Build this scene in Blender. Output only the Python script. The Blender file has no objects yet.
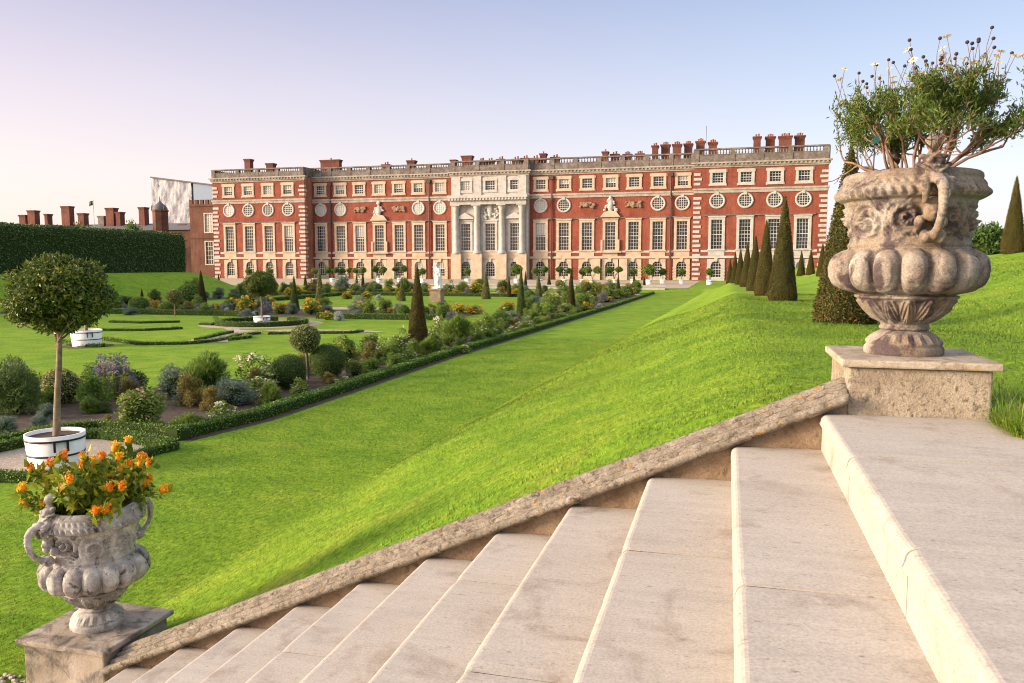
import bpy, math, random
import numpy as np
rad = math.radians
SC = bpy.context.scene
COL = SC.collection
RNG = np.random.default_rng(7)
random.seed(7)

# ------------------------------------------------------------------ camera geometry (also used to read ground positions)
F = 796.0; YAW = rad(15.1); HZ = 265.0
PIT = math.atan((341.5 - HZ) / F)
def ray(px, py):
    x = (px - 512) / F; y = (341.5 - py) / F
    f = math.cos(PIT) + y * math.sin(PIT); u = -math.sin(PIT) + y * math.cos(PIT)
    return x * math.cos(YAW) - f * math.sin(YAW), x * math.sin(YAW) + f * math.cos(YAW), u
def atY(px, py, Y):
    r = ray(px, py); k = Y / r[1]; return r[0] * k, Y, r[2] * k
def atZ(px, py, Z):
    r = ray(px, py); k = Z / r[2]; return r[0] * k, r[1] * k, Z
def depth(X, Y): return -X * math.sin(YAW) + Y * math.cos(YAW)
def xs(px, Y, py=215): return atY(px, py, Y)[0]

# ------------------------------------------------------------------ mesh builder
class MB:
    def __init__(s): s.ch = []; s.n = 0
    def add(s, v, f, mat=0, smooth=False):
        v = np.asarray(v, dtype=np.float64).reshape(-1, 3); f = np.asarray(f, dtype=np.int64)
        s.ch.append((v, f + s.n, mat, smooth)); s.n += len(v)
    def box(s, x0, x1, y0, y1, z0, z1, mat=0):
        v = [(x, y, z) for z in (z0, z1) for y in (y0, y1) for x in (x0, x1)]
        s.add(v, [(0, 2, 3, 1), (4, 5, 7, 6), (0, 1, 5, 4), (2, 6, 7, 3), (0, 4, 6, 2), (1, 3, 7, 5)], mat)
    def lathe(s, prof, n=24, c=(0, 0, 0), mat=0, smooth=True, cap=True, fn=None):
        p = np.array(prof, float); th = np.arange(n) * 2 * math.pi / n
        R = np.repeat(p[:, 0][:, None], n, 1); Z = np.repeat(p[:, 1][:, None], n, 1)
        if fn is not None: R, Z = fn(R, Z, th[None, :])
        V = np.stack([R * np.cos(th) + c[0], R * np.sin(th) + c[1], Z + c[2]], -1).reshape(-1, 3)
        m = len(p); i = np.arange(m - 1)[:, None] * n; j = np.arange(n)[None, :]; k = (j + 1) % n
        s.add(V, np.stack([i + j, i + k, i + n + k, i + n + j], -1).reshape(-1, 4), mat, smooth)
        if cap:
            s.add(V[-n:], [list(range(n))], mat, False)
            s.add(V[:n], [list(range(n))[::-1]], mat, False)
    def tube(s, pts, radii, n=8, mat=0, smooth=True, flat=1.0):
        P = np.array(pts, float); r = np.broadcast_to(np.array(radii, float), (len(P),))
        T = np.gradient(P, axis=0); T /= np.linalg.norm(T, axis=1)[:, None] + 1e-9
        a = np.array([0, 0, 1.0]) if abs(T[0][2]) < .9 else np.array([1.0, 0, 0])
        U = np.cross(T[0], a); U /= np.linalg.norm(U); V = []
        th = np.arange(n) * 2 * math.pi / n
        for q in range(len(P)):
            U = U - T[q] * np.dot(U, T[q]); U /= np.linalg.norm(U) + 1e-9; W = np.cross(T[q], U)
            V.append(P[q] + r[q] * (np.cos(th)[:, None] * U + flat * np.sin(th)[:, None] * W))
        V = np.concatenate(V); m = len(P)
        i = np.arange(m - 1)[:, None] * n; j = np.arange(n)[None, :]; k = (j + 1) % n
        s.add(V, np.stack([i + j, i + k, i + n + k, i + n + j], -1).reshape(-1, 4), mat, smooth)
        s.add(V[:n], [list(range(n))[::-1]], mat); s.add(V[-n:], [list(range(n))], mat)
    def ell(s, c, r, nu=14, nv=9, mat=0, fn=None):
        r = np.broadcast_to(np.array(r, float), (3,))
        ph = np.linspace(0, math.pi, nv); th = np.arange(nu) * 2 * math.pi / nu
        D = np.stack([np.sin(ph)[:, None] * np.cos(th), np.sin(ph)[:, None] * np.sin(th), np.cos(ph)[:, None] * np.ones(nu)], -1)
        V = (D * r).reshape(-1, 3)
        if fn is not None: V = fn(V)
        V = V + np.array(c)
        i = np.arange(nv - 1)[:, None] * nu; j = np.arange(nu)[None, :]; k = (j + 1) % nu
        s.add(V, np.stack([i + j, i + nu + j, i + nu + k, i + k], -1).reshape(-1, 4), mat, True)
    def poly_extrude(s, poly, axis, a0, a1, mat=0):
        # poly: 2D outline; axis 'x','y','z' along which it is swept
        n = len(poly); P = np.array(poly, float)
        def lift(t):
            o = np.full(n, t)
            return {'x': np.stack([o, P[:, 0], P[:, 1]], -1), 'y': np.stack([P[:, 0], o, P[:, 1]], -1), 'z': np.stack([P[:, 0], P[:, 1], o], -1)}[axis]
        V = np.concatenate([lift(a0), lift(a1)])
        j = np.arange(n); k = (j + 1) % n
        s.add(V, np.stack([j, k, n + k, n + j], -1), mat)
        s.add(V[:n], [list(range(n))[::-1]], mat); s.add(V[n:], [list(range(n))], mat)
    def leaves(s, P, N, L, W, mat=0, tilt=.6, bend=.25, rng=RNG):
        P = np.asarray(P); N = np.asarray(N); n = len(P)
        L = np.broadcast_to(np.asarray(L, float), (n,)) * rng.uniform(.65, 1.25, n)
        W = np.broadcast_to(np.asarray(W, float), (n,)) * rng.uniform(.75, 1.2, n)
        N = N / (np.linalg.norm(N, axis=1)[:, None] + 1e-9)
        d = N * (1 - tilt) + rng.normal(0, 1, (n, 3)) * tilt; d /= np.linalg.norm(d, axis=1)[:, None] + 1e-9
        sd = np.cross(d, N + rng.normal(0, .5, (n, 3))); sd /= np.linalg.norm(sd, axis=1)[:, None] + 1e-9
        up = np.cross(sd, d)
        L = L[:, None]; W = W[:, None]
        m = P + d * L * .5 + up * L * bend * .3
        V = np.stack([P, m + sd * W * .5, P + d * L - up * L * bend * .2, m - sd * W * .5], 1).reshape(-1, 3)
        s.add(V, np.arange(4 * n).reshape(-1, 4), mat)
    def mesh(s, name, mats):
        me = bpy.data.meshes.new(name)
        v = np.concatenate([c[0] for c in s.ch]); me.vertices.add(len(v)); me.vertices.foreach_set('co', v.ravel())
        li, lt, mi, sm = [], [], [], []
        for _, f, m, smo in s.ch:
            li.append(f.ravel()); lt.append(np.full(len(f), f.shape[1])); mi.append(np.full(len(f), m)); sm.append(np.full(len(f), smo))
        li = np.concatenate(li); lt = np.concatenate(lt); mi = np.concatenate(mi); sm = np.concatenate(sm)
        me.loops.add(len(li)); me.loops.foreach_set('vertex_index', li)
        me.polygons.add(len(lt)); st = np.concatenate([[0], np.cumsum(lt)[:-1]])
        me.polygons.foreach_set('loop_start', st); me.polygons.foreach_set('loop_total', lt)
        me.polygons.foreach_set('material_index', mi); me.polygons.foreach_set('use_smooth', sm)
        me.update(calc_edges=True)
        for m in (mats if isinstance(mats, (list, tuple)) else [mats]): me.materials.append(m)
        return me

def link(name, me, parent=None, world=False):
    o = bpy.data.objects.new(name, me); COL.objects.link(o)
    if parent is not None:
        o.parent = parent
        if world:
            p = parent; off = np.zeros(3)
            while p is not None: off += np.array(p.location); p = p.parent
            o.location = -off
    return o
def tag(o, label=None, cat=None, group=None, kind=None):
    if label: o['label'] = label
    if cat: o['category'] = cat
    if group: o['group'] = group
    if kind: o['kind'] = kind
    return o
def empty(name, loc, label=None, cat=None, group=None, rz=0):
    o = bpy.data.objects.new(name, None); COL.objects.link(o); o.location = loc; o.rotation_euler = (0, 0, rz); o.empty_display_size = .2
    return tag(o, label, cat, group)
def part(name, mb, mats, parent, world=False, bevel=None, seg=2):
    o = link(name, mb.mesh(name, mats), parent, world)
    if bevel: bev(o, bevel, seg)
    return o
def bev(o, w, seg=2):
    m = o.modifiers.new('Bevel', 'BEVEL'); m.width = w; m.segments = seg; m.limit_method = 'ANGLE'; m.angle_limit = rad(35)
def remesh(mb, name, mat, vox, smooth=2):
    o = bpy.data.objects.new('tmp', mb.mesh('tmp', mat)); COL.objects.link(o)
    m = o.modifiers.new('r', 'REMESH'); m.mode = 'VOXEL'; m.voxel_size = vox; m.use_smooth_shade = True
    s = o.modifiers.new('s', 'SMOOTH'); s.factor = .5; s.iterations = smooth
    dg = bpy.context.evaluated_depsgraph_get()
    me = bpy.data.meshes.new_from_object(o.evaluated_get(dg)); me.name = name
    old = o.data; bpy.data.objects.remove(o); bpy.data.meshes.remove(old)
    if not me.materials: me.materials.append(mat)
    return me

# ------------------------------------------------------------------ materials
def base_mat(name, rough=.8, spec=.3):
    m = bpy.data.materials.new(name); m.use_nodes = True; nt = m.node_tree
    b = nt.nodes['Principled BSDF']; b.inputs['Roughness'].default_value = rough; b.inputs['Specular IOR Level'].default_value = spec
    return m, nt, b
def N(nt, t, **k):
    n = nt.nodes.new(t)
    for a, v in k.items():
        if hasattr(n, a): setattr(n, a, v)
        else: n.inputs[a.replace('_', ' ')].default_value = v
    return n
def ramp(nt, fac, stops):
    r = nt.nodes.new('ShaderNodeValToRGB'); e = r.color_ramp.elements
    while len(e) < len(stops): e.new(.5)
    for q, (p, c) in zip(e, stops): q.position = p; q.color = (*c, 1) if len(c) == 3 else c
    nt.links.new(fac, r.inputs[0]); return r.outputs[0]
def mix(nt, fac, a, b, mode='MIX'):
    m = nt.nodes.new('ShaderNodeMix'); m.data_type = 'RGBA'; m.blend_type = mode
    for s, v in ((m.inputs[0], fac), (m.inputs[6], a), (m.inputs[7], b)):
        if hasattr(v, 'node'): nt.links.new(v, s)
        else: s.default_value = v if not isinstance(v, tuple) or len(v) == 4 else (*v, 1)
    return m.outputs[2]
def noise(nt, co, scale, detail=5, rough=.55, dist=0.0):
    n = nt.nodes.new('ShaderNodeTexNoise'); n.inputs['Scale'].default_value = scale; n.inputs['Detail'].default_value = detail
    n.inputs['Roughness'].default_value = rough; n.inputs['Distortion'].default_value = dist
    if co is not None: nt.links.new(co, n.inputs['Vector'])
    return n.outputs['Fac']
def coords(nt, kind='Object', scale=None):
    c = nt.nodes.new('ShaderNodeTexCoord').outputs[kind]
    if scale is not None:
        mp = nt.nodes.new('ShaderNodeMapping'); mp.inputs['Scale'].default_value = scale; nt.links.new(c, mp.inputs[0]); c = mp.outputs[0]
    return c
def world_pos(nt, scale=None):
    c = nt.nodes.new('ShaderNodeNewGeometry').outputs['Position']
    if scale is not None:
        mp = nt.nodes.new('ShaderNodeMapping'); mp.inputs['Scale'].default_value = scale; nt.links.new(c, mp.inputs[0]); c = mp.outputs[0]
    return c
def bump(nt, b, h, strength=.3, dist=.01):
    n = nt.nodes.new('ShaderNodeBump'); n.inputs['Strength'].default_value = strength; n.inputs['Distance'].default_value = dist
    nt.links.new(h, n.inputs['Height']); nt.links.new(n.outputs[0], b.inputs['Normal'])

def stone(name, c0, c1, c2, scale=3.0, blotch=None, blotch_amt=(.5, .62), bscale=5, speck=.3, bmp=.3, rough=.85, bdist=.01, lichen=None, streak=False, pits=False):
    m, nt, b = base_mat(name, rough, .25); co = world_pos(nt)
    col = ramp(nt, noise(nt, co, scale, 6, .6), [(.3, c0), (.5, c1), (.7, c2)])
    if streak:
        col = mix(nt, ramp(nt, noise(nt, world_pos(nt, (14, 3, 14)), 1.0, 5, .6), [(.35, (.86,) * 3), (.6, (1.06,) * 3)]), col, col, 'MIX') if False else mix(nt, .55, col, ramp(nt, noise(nt, world_pos(nt, (2.0, 16, 16)), 1.0, 6, .7), [(.35, tuple(.86 * v for v in c1)), (.62, tuple(1.08 * v for v in c1))]))
    if blotch is not None:
        f = ramp(nt, noise(nt, co, bscale, 7, .68, .6), [(blotch_amt[0], (0, 0, 0)), (blotch_amt[1], (1, 1, 1))])
        col = mix(nt, f, col, blotch)
    if lichen is not None:
        f = ramp(nt, noise(nt, co, 26, 5, .7), [(.6, (0, 0, 0)), (.68, (1, 1, 1))]); col = mix(nt, f, col, lichen)
    if pits:
        col = mix(nt, ramp(nt, noise(nt, world_pos(nt, (38, 70, 60)), 1.0, 4, .6), [(.625, (0, 0, 0)), (.70, (.6, .6, .6))]), col, tuple(.5 * v for v in c0))
        col = mix(nt, ramp(nt, noise(nt, co, 1.3, 5, .6), [(.45, (0, 0, 0)), (.75, (.35, .35, .35))]), col, (.36, .29, .22))
    if pits:
        col = mix(nt, 1.0, col, ramp(nt, nt.nodes.new('ShaderNodeNewGeometry').outputs['Random Per Island'], [(0, (.88, .87, .86)), (1, (1.08, 1.08, 1.07))]), 'MULTIPLY')
    fine = noise(nt, co, 130, 4, .7)
    col = mix(nt, speck, col, ramp(nt, fine, [(.3, (.35, .33, .3)), (.62, (1, 1, 1))]), 'MULTIPLY')
    nt.links.new(col, b.inputs['Base Color'])
    h = mix(nt, .5, noise(nt, co, 60, 8, .75), noise(nt, co, 14, 6, .6))
    bump(nt, b, h, bmp, bdist); return m

def leafmat(name, c0, c1, c2, trans=.3, rough=.55, obj_var=.25, spec=.3):
    m, nt, b = base_mat(name, rough, spec)
    g = nt.nodes.new('ShaderNodeNewGeometry'); oi = nt.nodes.new('ShaderNodeObjectInfo')
    col = ramp(nt, g.outputs['Random Per Island'], [(0, c0), (.55, c1), (1, c2)])
    big = noise(nt, coords(nt), 2.3, 3)
    col = mix(nt, .5, col, ramp(nt, big, [(.3, (.55, .6, .5)), (.7, (1.25, 1.2, 1.0))]), 'MULTIPLY')
    if obj_var:
        col = mix(nt, 1.0, col, ramp(nt, oi.outputs['Random'], [(0, (1 - obj_var, 1 - obj_var * .6, 1 - obj_var)), (1, (1 + obj_var, 1 + obj_var * .5, 1 + obj_var * .3))]), 'MULTIPLY')
    nt.links.new(col, b.inputs['Base Color'])
    if trans:
        t = nt.nodes.new('ShaderNodeBsdfTranslucent'); nt.links.new(col, t.inputs[0])
        mx = nt.nodes.new('ShaderNodeMixShader'); mx.inputs[0].default_value = trans
        nt.links.new(b.outputs[0], mx.inputs[1]); nt.links.new(t.outputs[0], mx.inputs[2]); nt.links.new(mx.outputs[0], nt.nodes['Material Output'].inputs[0])
    return m
def plain(name, c, rough=.6, spec=.3, var=.15, scale=8, metal=0):
    m, nt, b = base_mat(name, rough, spec); b.inputs['Metallic'].default_value = metal
    col = ramp(nt, noise(nt, coords(nt), scale, 5, .6), [(.3, tuple(v * (1 - var) for v in c)), (.7, tuple(min(1, v * (1 + var)) for v in c))])
    nt.links.new(col, b.inputs['Base Color']); bump(nt, b, noise(nt, coords(nt), scale * 8, 4), .15, .005); return m

M = {}
M['tread'] = stone('pale_limestone', (.33, .30, .268), (.425, .392, .352), (.485, .455, .415), 2.6, (.27, .225, .185), (.53, .72), 3.2, .42, .35, .8, .004, streak=True, pits=True)
M['wallstone'] = stone('rough_brown_stone', (.16, .105, .065), (.25, .18, .12), (.33, .25, .18), 6, (.12, .085, .06), (.54, .66), 16, .5, .7, .95, .02)
M['rail'] = stone('weathered_coping', (.17, .145, .115), (.27, .235, .19), (.38, .34, .285), 12, (.09, .07, .052), (.48, .64), 24, .7, 1.0, .95, .02, lichen=(.42, .25, .07))
M['plinth'] = stone('pitted_plinth_stone', (.25, .20, .15), (.37, .31, .24), (.46, .40, .32), 6, (.15, .12, .09), (.53, .66), 40, .6, 1.0, .95, .02)
M['cap'] = stone('lichened_slab', (.28, .24, .185), (.40, .35, .28), (.48, .43, .36), 6, (.20, .15, .09), (.5, .66), 14, .5, .6, .9, .012, lichen=(.40, .27, .09))
M['urn'] = stone('aged_terracotta_stone', (.22, .15, .095), (.27, .23, .195), (.43, .40, .37), 4.5, (.085, .062, .066), (.50, .62), 8, .75, 1.0, .85, .008)
M['urn2'] = stone('grey_patinated_stone', (.20, .19, .18), (.36, .34, .32), (.60, .59, .575), 10, (.085, .072, .07), (.54, .64), 13, .55, .6, .85, .008)
M['ped2'] = stone('stained_pedestal_stone', (.21, .18, .145), (.32, .275, .23), (.40, .36, .31), 5, (.10, .088, .075), (.48, .64), 7, .4, .6, .95, .015, lichen=(.36, .22, .06))
M['soil'] = stone('dark_soil', (.045, .033, .024), (.075, .056, .042), (.11, .085, .065), 9, None, speck=.6, bmp=1, bdist=.03)
M['gravel'] = stone('pale_gravel', (.26, .22, .18), (.40, .35, .29), (.52, .47, .40), 40, (.2, .17, .14), (.5, .6), 60, .6, .9, .95, .02)
M['path'] = stone('sandy_path', (.28, .225, .165), (.36, .295, .22), (.43, .36, .28), 3, None, speck=.25, bmp=.4)
M['pstone'] = stone('palace_white_stone', (.33, .31, .29), (.42, .40, .38), (.48, .465, .45), 1.5, (.42, .36, .31), (.58, .75), 2.2, .2, .3)
M['cream'] = stone('palace_warm_stone', (.37, .29, .21), (.45, .365, .28), (.51, .43, .345), 1.2, (.52, .40, .28), (.58, .75), 2.0, .2, .3)
M['parapet'] = stone('sooty_parapet_stone', (.10, .083, .074), (.16, .135, .122), (.25, .215, .195), 1.6, (.10, .085, .075), (.52, .64), 2.5, .3, .3)
M['bands'] = stone('weathered_band_stone', (.24, .21, .185), (.34, .30, .265), (.42, .38, .34), 1.2, (.22, .18, .15), (.55, .68), 2, .2, .3)
M['marble'] = stone('white_marble', (.70, .68, .65), (.78, .77, .75), (.82, .81, .80), 6, (.5, .48, .45), (.62, .78), 9, .15, .2, .6)
M['pedbrown'] = stone('brown_pedestal', (.20, .14, .10), (.28, .21, .15), (.35, .27, .2), 6, None)
def brick(name, c1, c2, mortar):
    m, nt, b = base_mat(name, .9, .2); co = coords(nt)
    mp = nt.nodes.new('ShaderNodeMapping'); mp.inputs['Rotation'].default_value = (rad(90), 0, 0); nt.links.new(co, mp.inputs[0])
    t = nt.nodes.new('ShaderNodeTexBrick'); nt.links.new(mp.outputs[0], t.inputs['Vector'])
    t.inputs['Scale'].default_value = 1; t.inputs['Brick Width'].default_value = .24; t.inputs['Row Height'].default_value = .08; t.inputs['Mortar Size'].default_value = .006
    t.inputs['Color1'].default_value = (*c1, 1); t.inputs['Color2'].default_value = (*c2, 1); t.inputs['Mortar'].default_value = (*mortar, 1)
    col = mix(nt, .8, t.outputs['Color'], ramp(nt, noise(nt, co, .45, 7, .7), [(.3, (.62, .60, .62)), (.5, (1, 1, 1)), (.7, (1.3, 1.35, 1.35))]), 'MULTIPLY')
    col = mix(nt, .6, col, ramp(nt, noise(nt, coords(nt, 'Object', (2.5, 2.5, .25)), 1, 5, .6), [(.35, (.75, .72, .72)), (.6, (1.08, 1.05, 1.02))]), 'MULTIPLY')
    nt.links.new(col, b.inputs['Base Color']); return m
M['brick'] = brick('orange_red_brick', (.205, .036, .027), (.14, .027, .022), (.40, .20, .12))
M['brickdark'] = brick('dark_brown_brick', (.125, .052, .036), (.09, .038, .028), (.2, .12, .09))
M['brickchim'] = brick('chimney_brick', (.15, .048, .036), (.10, .034, .028), (.2, .12, .09))
M['pot'] = plain('terracotta_pot', (.30, .10, .06))
M['lead'] = plain('dark_lead', (.07, .05, .045), .6)
M['slate'] = plain('slate_roof', (.10, .10, .11), .7)
m, nt, b = base_mat('window_glass', .06, .5); nt.links.new(ramp(nt, noise(nt, world_pos(nt), .35, 2), [(.35, (.008, .009, .012)), (.65, (.035, .035, .04))]), b.inputs['Base Color'])
bump(nt, b, noise(nt, world_pos(nt), 1.6, 2), .25, .03); M['glass'] = m
M['blind'] = plain('cream_blind', (.42, .40, .37), .5, .4)
M['sash'] = plain('white_sash_paint', (.50, .485, .46), .5)
M['sheet'] = None
m, nt, b = base_mat('scaffold_sheeting', .6, .3); co = world_pos(nt)
nt.links.new(ramp(nt, noise(nt, co, .5, 6, .6, .8), [(.3, (.30, .30, .345)), (.7, (.36, .355, .385))]), b.inputs['Base Color']); bump(nt, b, noise(nt, co, .9, 6, .6, 1.2), .35, .3); M['sheet'] = m
M['bluesheet'] = plain('blue_white_sheet', (.20, .255, .35))
M['whitepaint'] = plain('white_tub_paint', (.80, .79, .76), .45, .4, .05)
M['blackiron'] = plain('black_iron', (.012, .012, .013), .5, .4)
M['bark'] = stone('grey_brown_bark', (.14, .10, .07), (.22, .165, .115), (.30, .24, .17), 14, None, bmp=.8)
M['twig'] = stone('red_brown_twigs', (.12, .065, .045), (.20, .115, .08), (.28, .18, .13), 30, None, bmp=.5)
M['core'] = plain('dark_foliage_core', (.030, .048, .014), .95, .05)  # solid inside of shrubs, crowns and hedges, coloured like dark foliage
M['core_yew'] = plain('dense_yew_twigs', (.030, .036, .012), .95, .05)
# foliage
M['bay'] = leafmat('bay_leaves', (0.038, 0.080, 0.015), (0.086, 0.141, 0.025), (0.207, 0.209, 0.037), .2, .38)
M['yew'] = leafmat('yew_needles', (0.034, 0.041, 0.009), (0.078, 0.069, 0.015), (0.172, 0.105, 0.021), .15)
M['yewdark'] = leafmat('dark_hedge_leaves', (0.039, 0.076, 0.024), (0.068, 0.123, 0.037), (0.116, 0.181, 0.051), .1, obj_var=0)
M['box'] = leafmat('box_leaves', (0.064, 0.134, 0.023), (0.127, 0.232, 0.039), (0.229, 0.343, 0.059), .2)
M['holly'] = leafmat('variegated_leaves', (0.081, 0.117, 0.041), (0.163, 0.188, 0.068), (0.552, 0.516, 0.234), .2, .4)
M['mid'] = leafmat('mid_green_leaves', (0.065, 0.130, 0.024), (0.140, 0.230, 0.042), (0.259, 0.340, 0.064), .3)
M['light'] = leafmat('light_green_leaves', (0.105, 0.185, 0.035), (0.193, 0.302, 0.056), (0.315, 0.403, 0.084), .35)
M['dark'] = leafmat('dark_green_leaves', (0.038, 0.081, 0.020), (0.080, 0.139, 0.031), (0.158, 0.217, 0.049), .2)
M['blue'] = leafmat('blue_grey_leaves', (0.081, 0.137, 0.116), (0.137, 0.201, 0.169), (0.241, 0.306, 0.262), .2, obj_var=.12)
M['silver'] = leafmat('silver_leaves', (.30, .34, .36), (.42, .46, .48), (.55, .58, .6), .2, obj_var=.1)
M['olive'] = leafmat('olive_brown_leaves', (0.105, 0.118, 0.035), (0.210, 0.193, 0.049), (0.350, 0.235, 0.070), .3)
M['lantana'] = leafmat('lantana_leaves', (0.096, 0.172, 0.015), (0.204, 0.276, 0.025), (0.432, 0.414, 0.050), .35, .5)
M['daisyleaf'] = leafmat('daisy_bush_leaves', (0.055, 0.108, 0.020), (0.111, 0.161, 0.032), (0.222, 0.251, 0.054), .3)
def blade_mat(name, c0, c1, c2, dryc, trans=.3):
    m, nt, b = base_mat(name, .75, .12)
    g = nt.nodes.new('ShaderNodeNewGeometry'); at_ = nt.nodes.new('ShaderNodeAttribute'); at_.attribute_name = 'tn'
    col = ramp(nt, g.outputs['Random Per Island'], [(0, c0), (.55, c1), (1, c2)])
    col = mix(nt, .7, col, ramp(nt, noise(nt, world_pos(nt), 1.7, 5, .65), [(.3, (.72, .80, .7)), (.5, (1, 1, 1)), (.70, (1.25, 1.12, 1.1))]), 'MULTIPLY')
    col = mix(nt, .6, col, ramp(nt, noise(nt, world_pos(nt), .35, 4, .6), [(.3, (.75, .88, .75)), (.7, (1.25, 1.1, 1.0))]), 'MULTIPLY')
    col = mix(nt, ramp(nt, noise(nt, world_pos(nt), .9, 6, .7, .5), [(.56, (0, 0, 0)), (.72, (.6, .6, .6))]), col, dryc)
    nt.links.new(col, b.inputs['Base Color']); nt.links.new(at_.outputs['Vector'], b.inputs['Normal'])
    t = nt.nodes.new('ShaderNodeBsdfTranslucent'); nt.links.new(col, t.inputs[0]); mx = nt.nodes.new('ShaderNodeMixShader'); mx.inputs[0].default_value = trans
    nt.links.new(b.outputs[0], mx.inputs[1]); nt.links.new(t.outputs[0], mx.inputs[2]); nt.links.new(mx.outputs[0], nt.nodes['Material Output'].inputs[0]); return m
M['blade'] = blade_mat('lawn_blades', (.12, .25, .018), (.20, .335, .024), (.34, .42, .045), (.40, .40, .08), 0.0)
M['tuft'] = leafmat('long_grass_blades', (.08, .18, .012), (.16, .28, .022), (.40, .38, .10), .35, .5, obj_var=0)
def petal(name, c, d): return leafmat(name, d, c, tuple(min(1, 1.15 * v) for v in c), .25, .5, obj_var=.08)
M['orange'] = petal('orange_petals', (.85, .30, .012), (.75, .16, .01))
M['yellow'] = petal('yellow_petals', (.85, .50, .02), (.80, .38, .02))
M['white'] = petal('white_petals', (.80, .77, .68), (.62, .50, .45))
M['pink'] = petal('pink_petals', (.62, .38, .42), (.45, .22, .28))
M['purple'] = petal('purple_petals', (.28, .20, .36), (.18, .12, .25))
M['seed'] = plain('dark_seed_heads', (.035, .022, .03), .8)

# lawn
m, nt, b = base_mat('mown_lawn', .9, .1); co = world_pos(nt)
big = noise(nt, co, .35, 4, .6); midn = noise(nt, co, 1.7, 5, .65)
c = ramp(nt, midn, [(.25, (.085, .185, .014)), (.5, (.145, .26, .020)), (.78, (.22, .31, .035))])
c = mix(nt, .55, c, ramp(nt, big, [(.3, (.75, .88, .75)), (.7, (1.25, 1.1, 1.0))]), 'MULTIPLY')
fine = noise(nt, world_pos(nt, (30, 12, 20)), 1.0, 6, .75); c = mix(nt, .9, c, ramp(nt, fine, [(.34, (.35, .42, .3)), (.66, (1.5, 1.38, 1.2))]), 'MULTIPLY')
dry = ramp(nt, noise(nt, co, .9, 6, .7, .5), [(.58, (0, 0, 0)), (.74, (.55, .55, .55))]); c = mix(nt, dry, c, (.26, .25, .045))
nt.links.new(c, b.inputs['Base Color']); bump(nt, b, mix(nt, .5, fine, noise(nt, co, 45, 5, .8)), .7, .03); M['lawn'] = m

# ------------------------------------------------------------------ terrain
ZL = -2.45
def smooth(t): t = np.clip(t, 0, 1); return t * t * (3 - 2 * t)
def H(X, Y):
    X = np.asarray(X, float); Y = np.asarray(Y, float)
    near = np.clip(Y, 0, 70)
    xc = -3.9 + .030 * np.clip(Y - 8, 0, 62)
    zt = -.66 - .0115 * np.clip(Y - 5, 0, 75)
    zt = zt + (-2.2 - zt) * smooth((Y - 62) / 22)
    t = np.clip((X - xc) / (.40 - xc), 0, 1)
    prof = np.where(t < .85, t * 1.06, .901 + (1 - .901) * np.sin(np.clip((t - .85) / .15, 0, 1) * math.pi / 2))
    prof = prof + (.06 * smooth((Y - 4.5) / 4) - .035 * (1 - smooth((Y - 3.9) / 1.2)) * (t < .6)) * np.sin(np.clip(t / .6, 0, 1) * math.pi)
    zb = ZL + np.where(Y > 72, .25, 0) * smooth((Y - 72) / 3)
    z = zb + (zt - zb) * prof
    z2 = .62 - .0115 * np.clip(Y - 5, 0, 90); z2 = np.maximum(z2, zt)
    z = np.where(X > 2.6, zt + (z2 - zt) * smooth((X - 2.6) / 6.0), z)
    zleft = -.6
    z = np.where(X < -37, zb + (zleft - zb) * smooth((-37 - X) / 6.0) * (1 - smooth((Y - 57) / 5)), z)
    und = .02 * np.sin(X * 1.3 + Y * .7) + .02 * np.sin(Y * .53 - X * .8) + .012 * np.sin(X * 3.1 + 1) * np.sin(Y * 2.3)
    z = z + np.where((X > -5) & (X < 40) & (Y > 4.0), und * np.clip((X + 4.2) / 1.5, 0, 1), 0)
    # pit under the stairs
    z = np.where((Y < 3.665) & (X > -3.86) & (X < 1.12), -2.62, z)
    z = np.where((Y < 3.665) & (X >= 1.12), -.63, z)
    z = np.where((Y < 3.665) & (X <= -3.86), ZL, z)
    return z
gx = np.unique(np.concatenate([np.linspace(-1500, -120, 10), np.linspace(-120, -50, 12), np.linspace(-50, -34, 17), np.linspace(-34, -5, 15), np.arange(-5, 4, .12), [-3.87, -3.85, 1.11, 1.13], np.linspace(4, 20, 24), np.linspace(20, 120, 12), np.linspace(120, 1500, 10)]))
gy = np.unique(np.concatenate([np.linspace(-60, -4, 6), np.linspace(-4, 3.5, 6), [3.655, 3.675], np.arange(3.75, 24, .2), np.linspace(24, 100, 77), np.linspace(100, 200, 12), np.linspace(200, 2500, 10)]))
XX, YY = np.meshgrid(gx, gy); ZZ = H(XX, YY)
mb = MB(); nx, ny = len(gx), len(gy)
i = np.arange(ny - 1)[:, None] * nx; j = np.arange(nx - 1)[None, :]
mb.add(np.stack([XX, YY, ZZ], -1).reshape(-1, 3), np.stack([i + j, i + j + 1, i + nx + j + 1, i + nx + j], -1).reshape(-1, 4), 0, True)
tag(link('ground', mb.mesh('ground', M['lawn'])), kind='structure')

def sheet(name, poly, z, mat, kind='structure', **k):
    mb = MB(); p = np.array(poly, float); mb.add(np.c_[p, np.full(len(p), z)], [list(range(len(p)))])
    return tag(link(name, mb.mesh(name, mat)), kind=kind)

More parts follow.
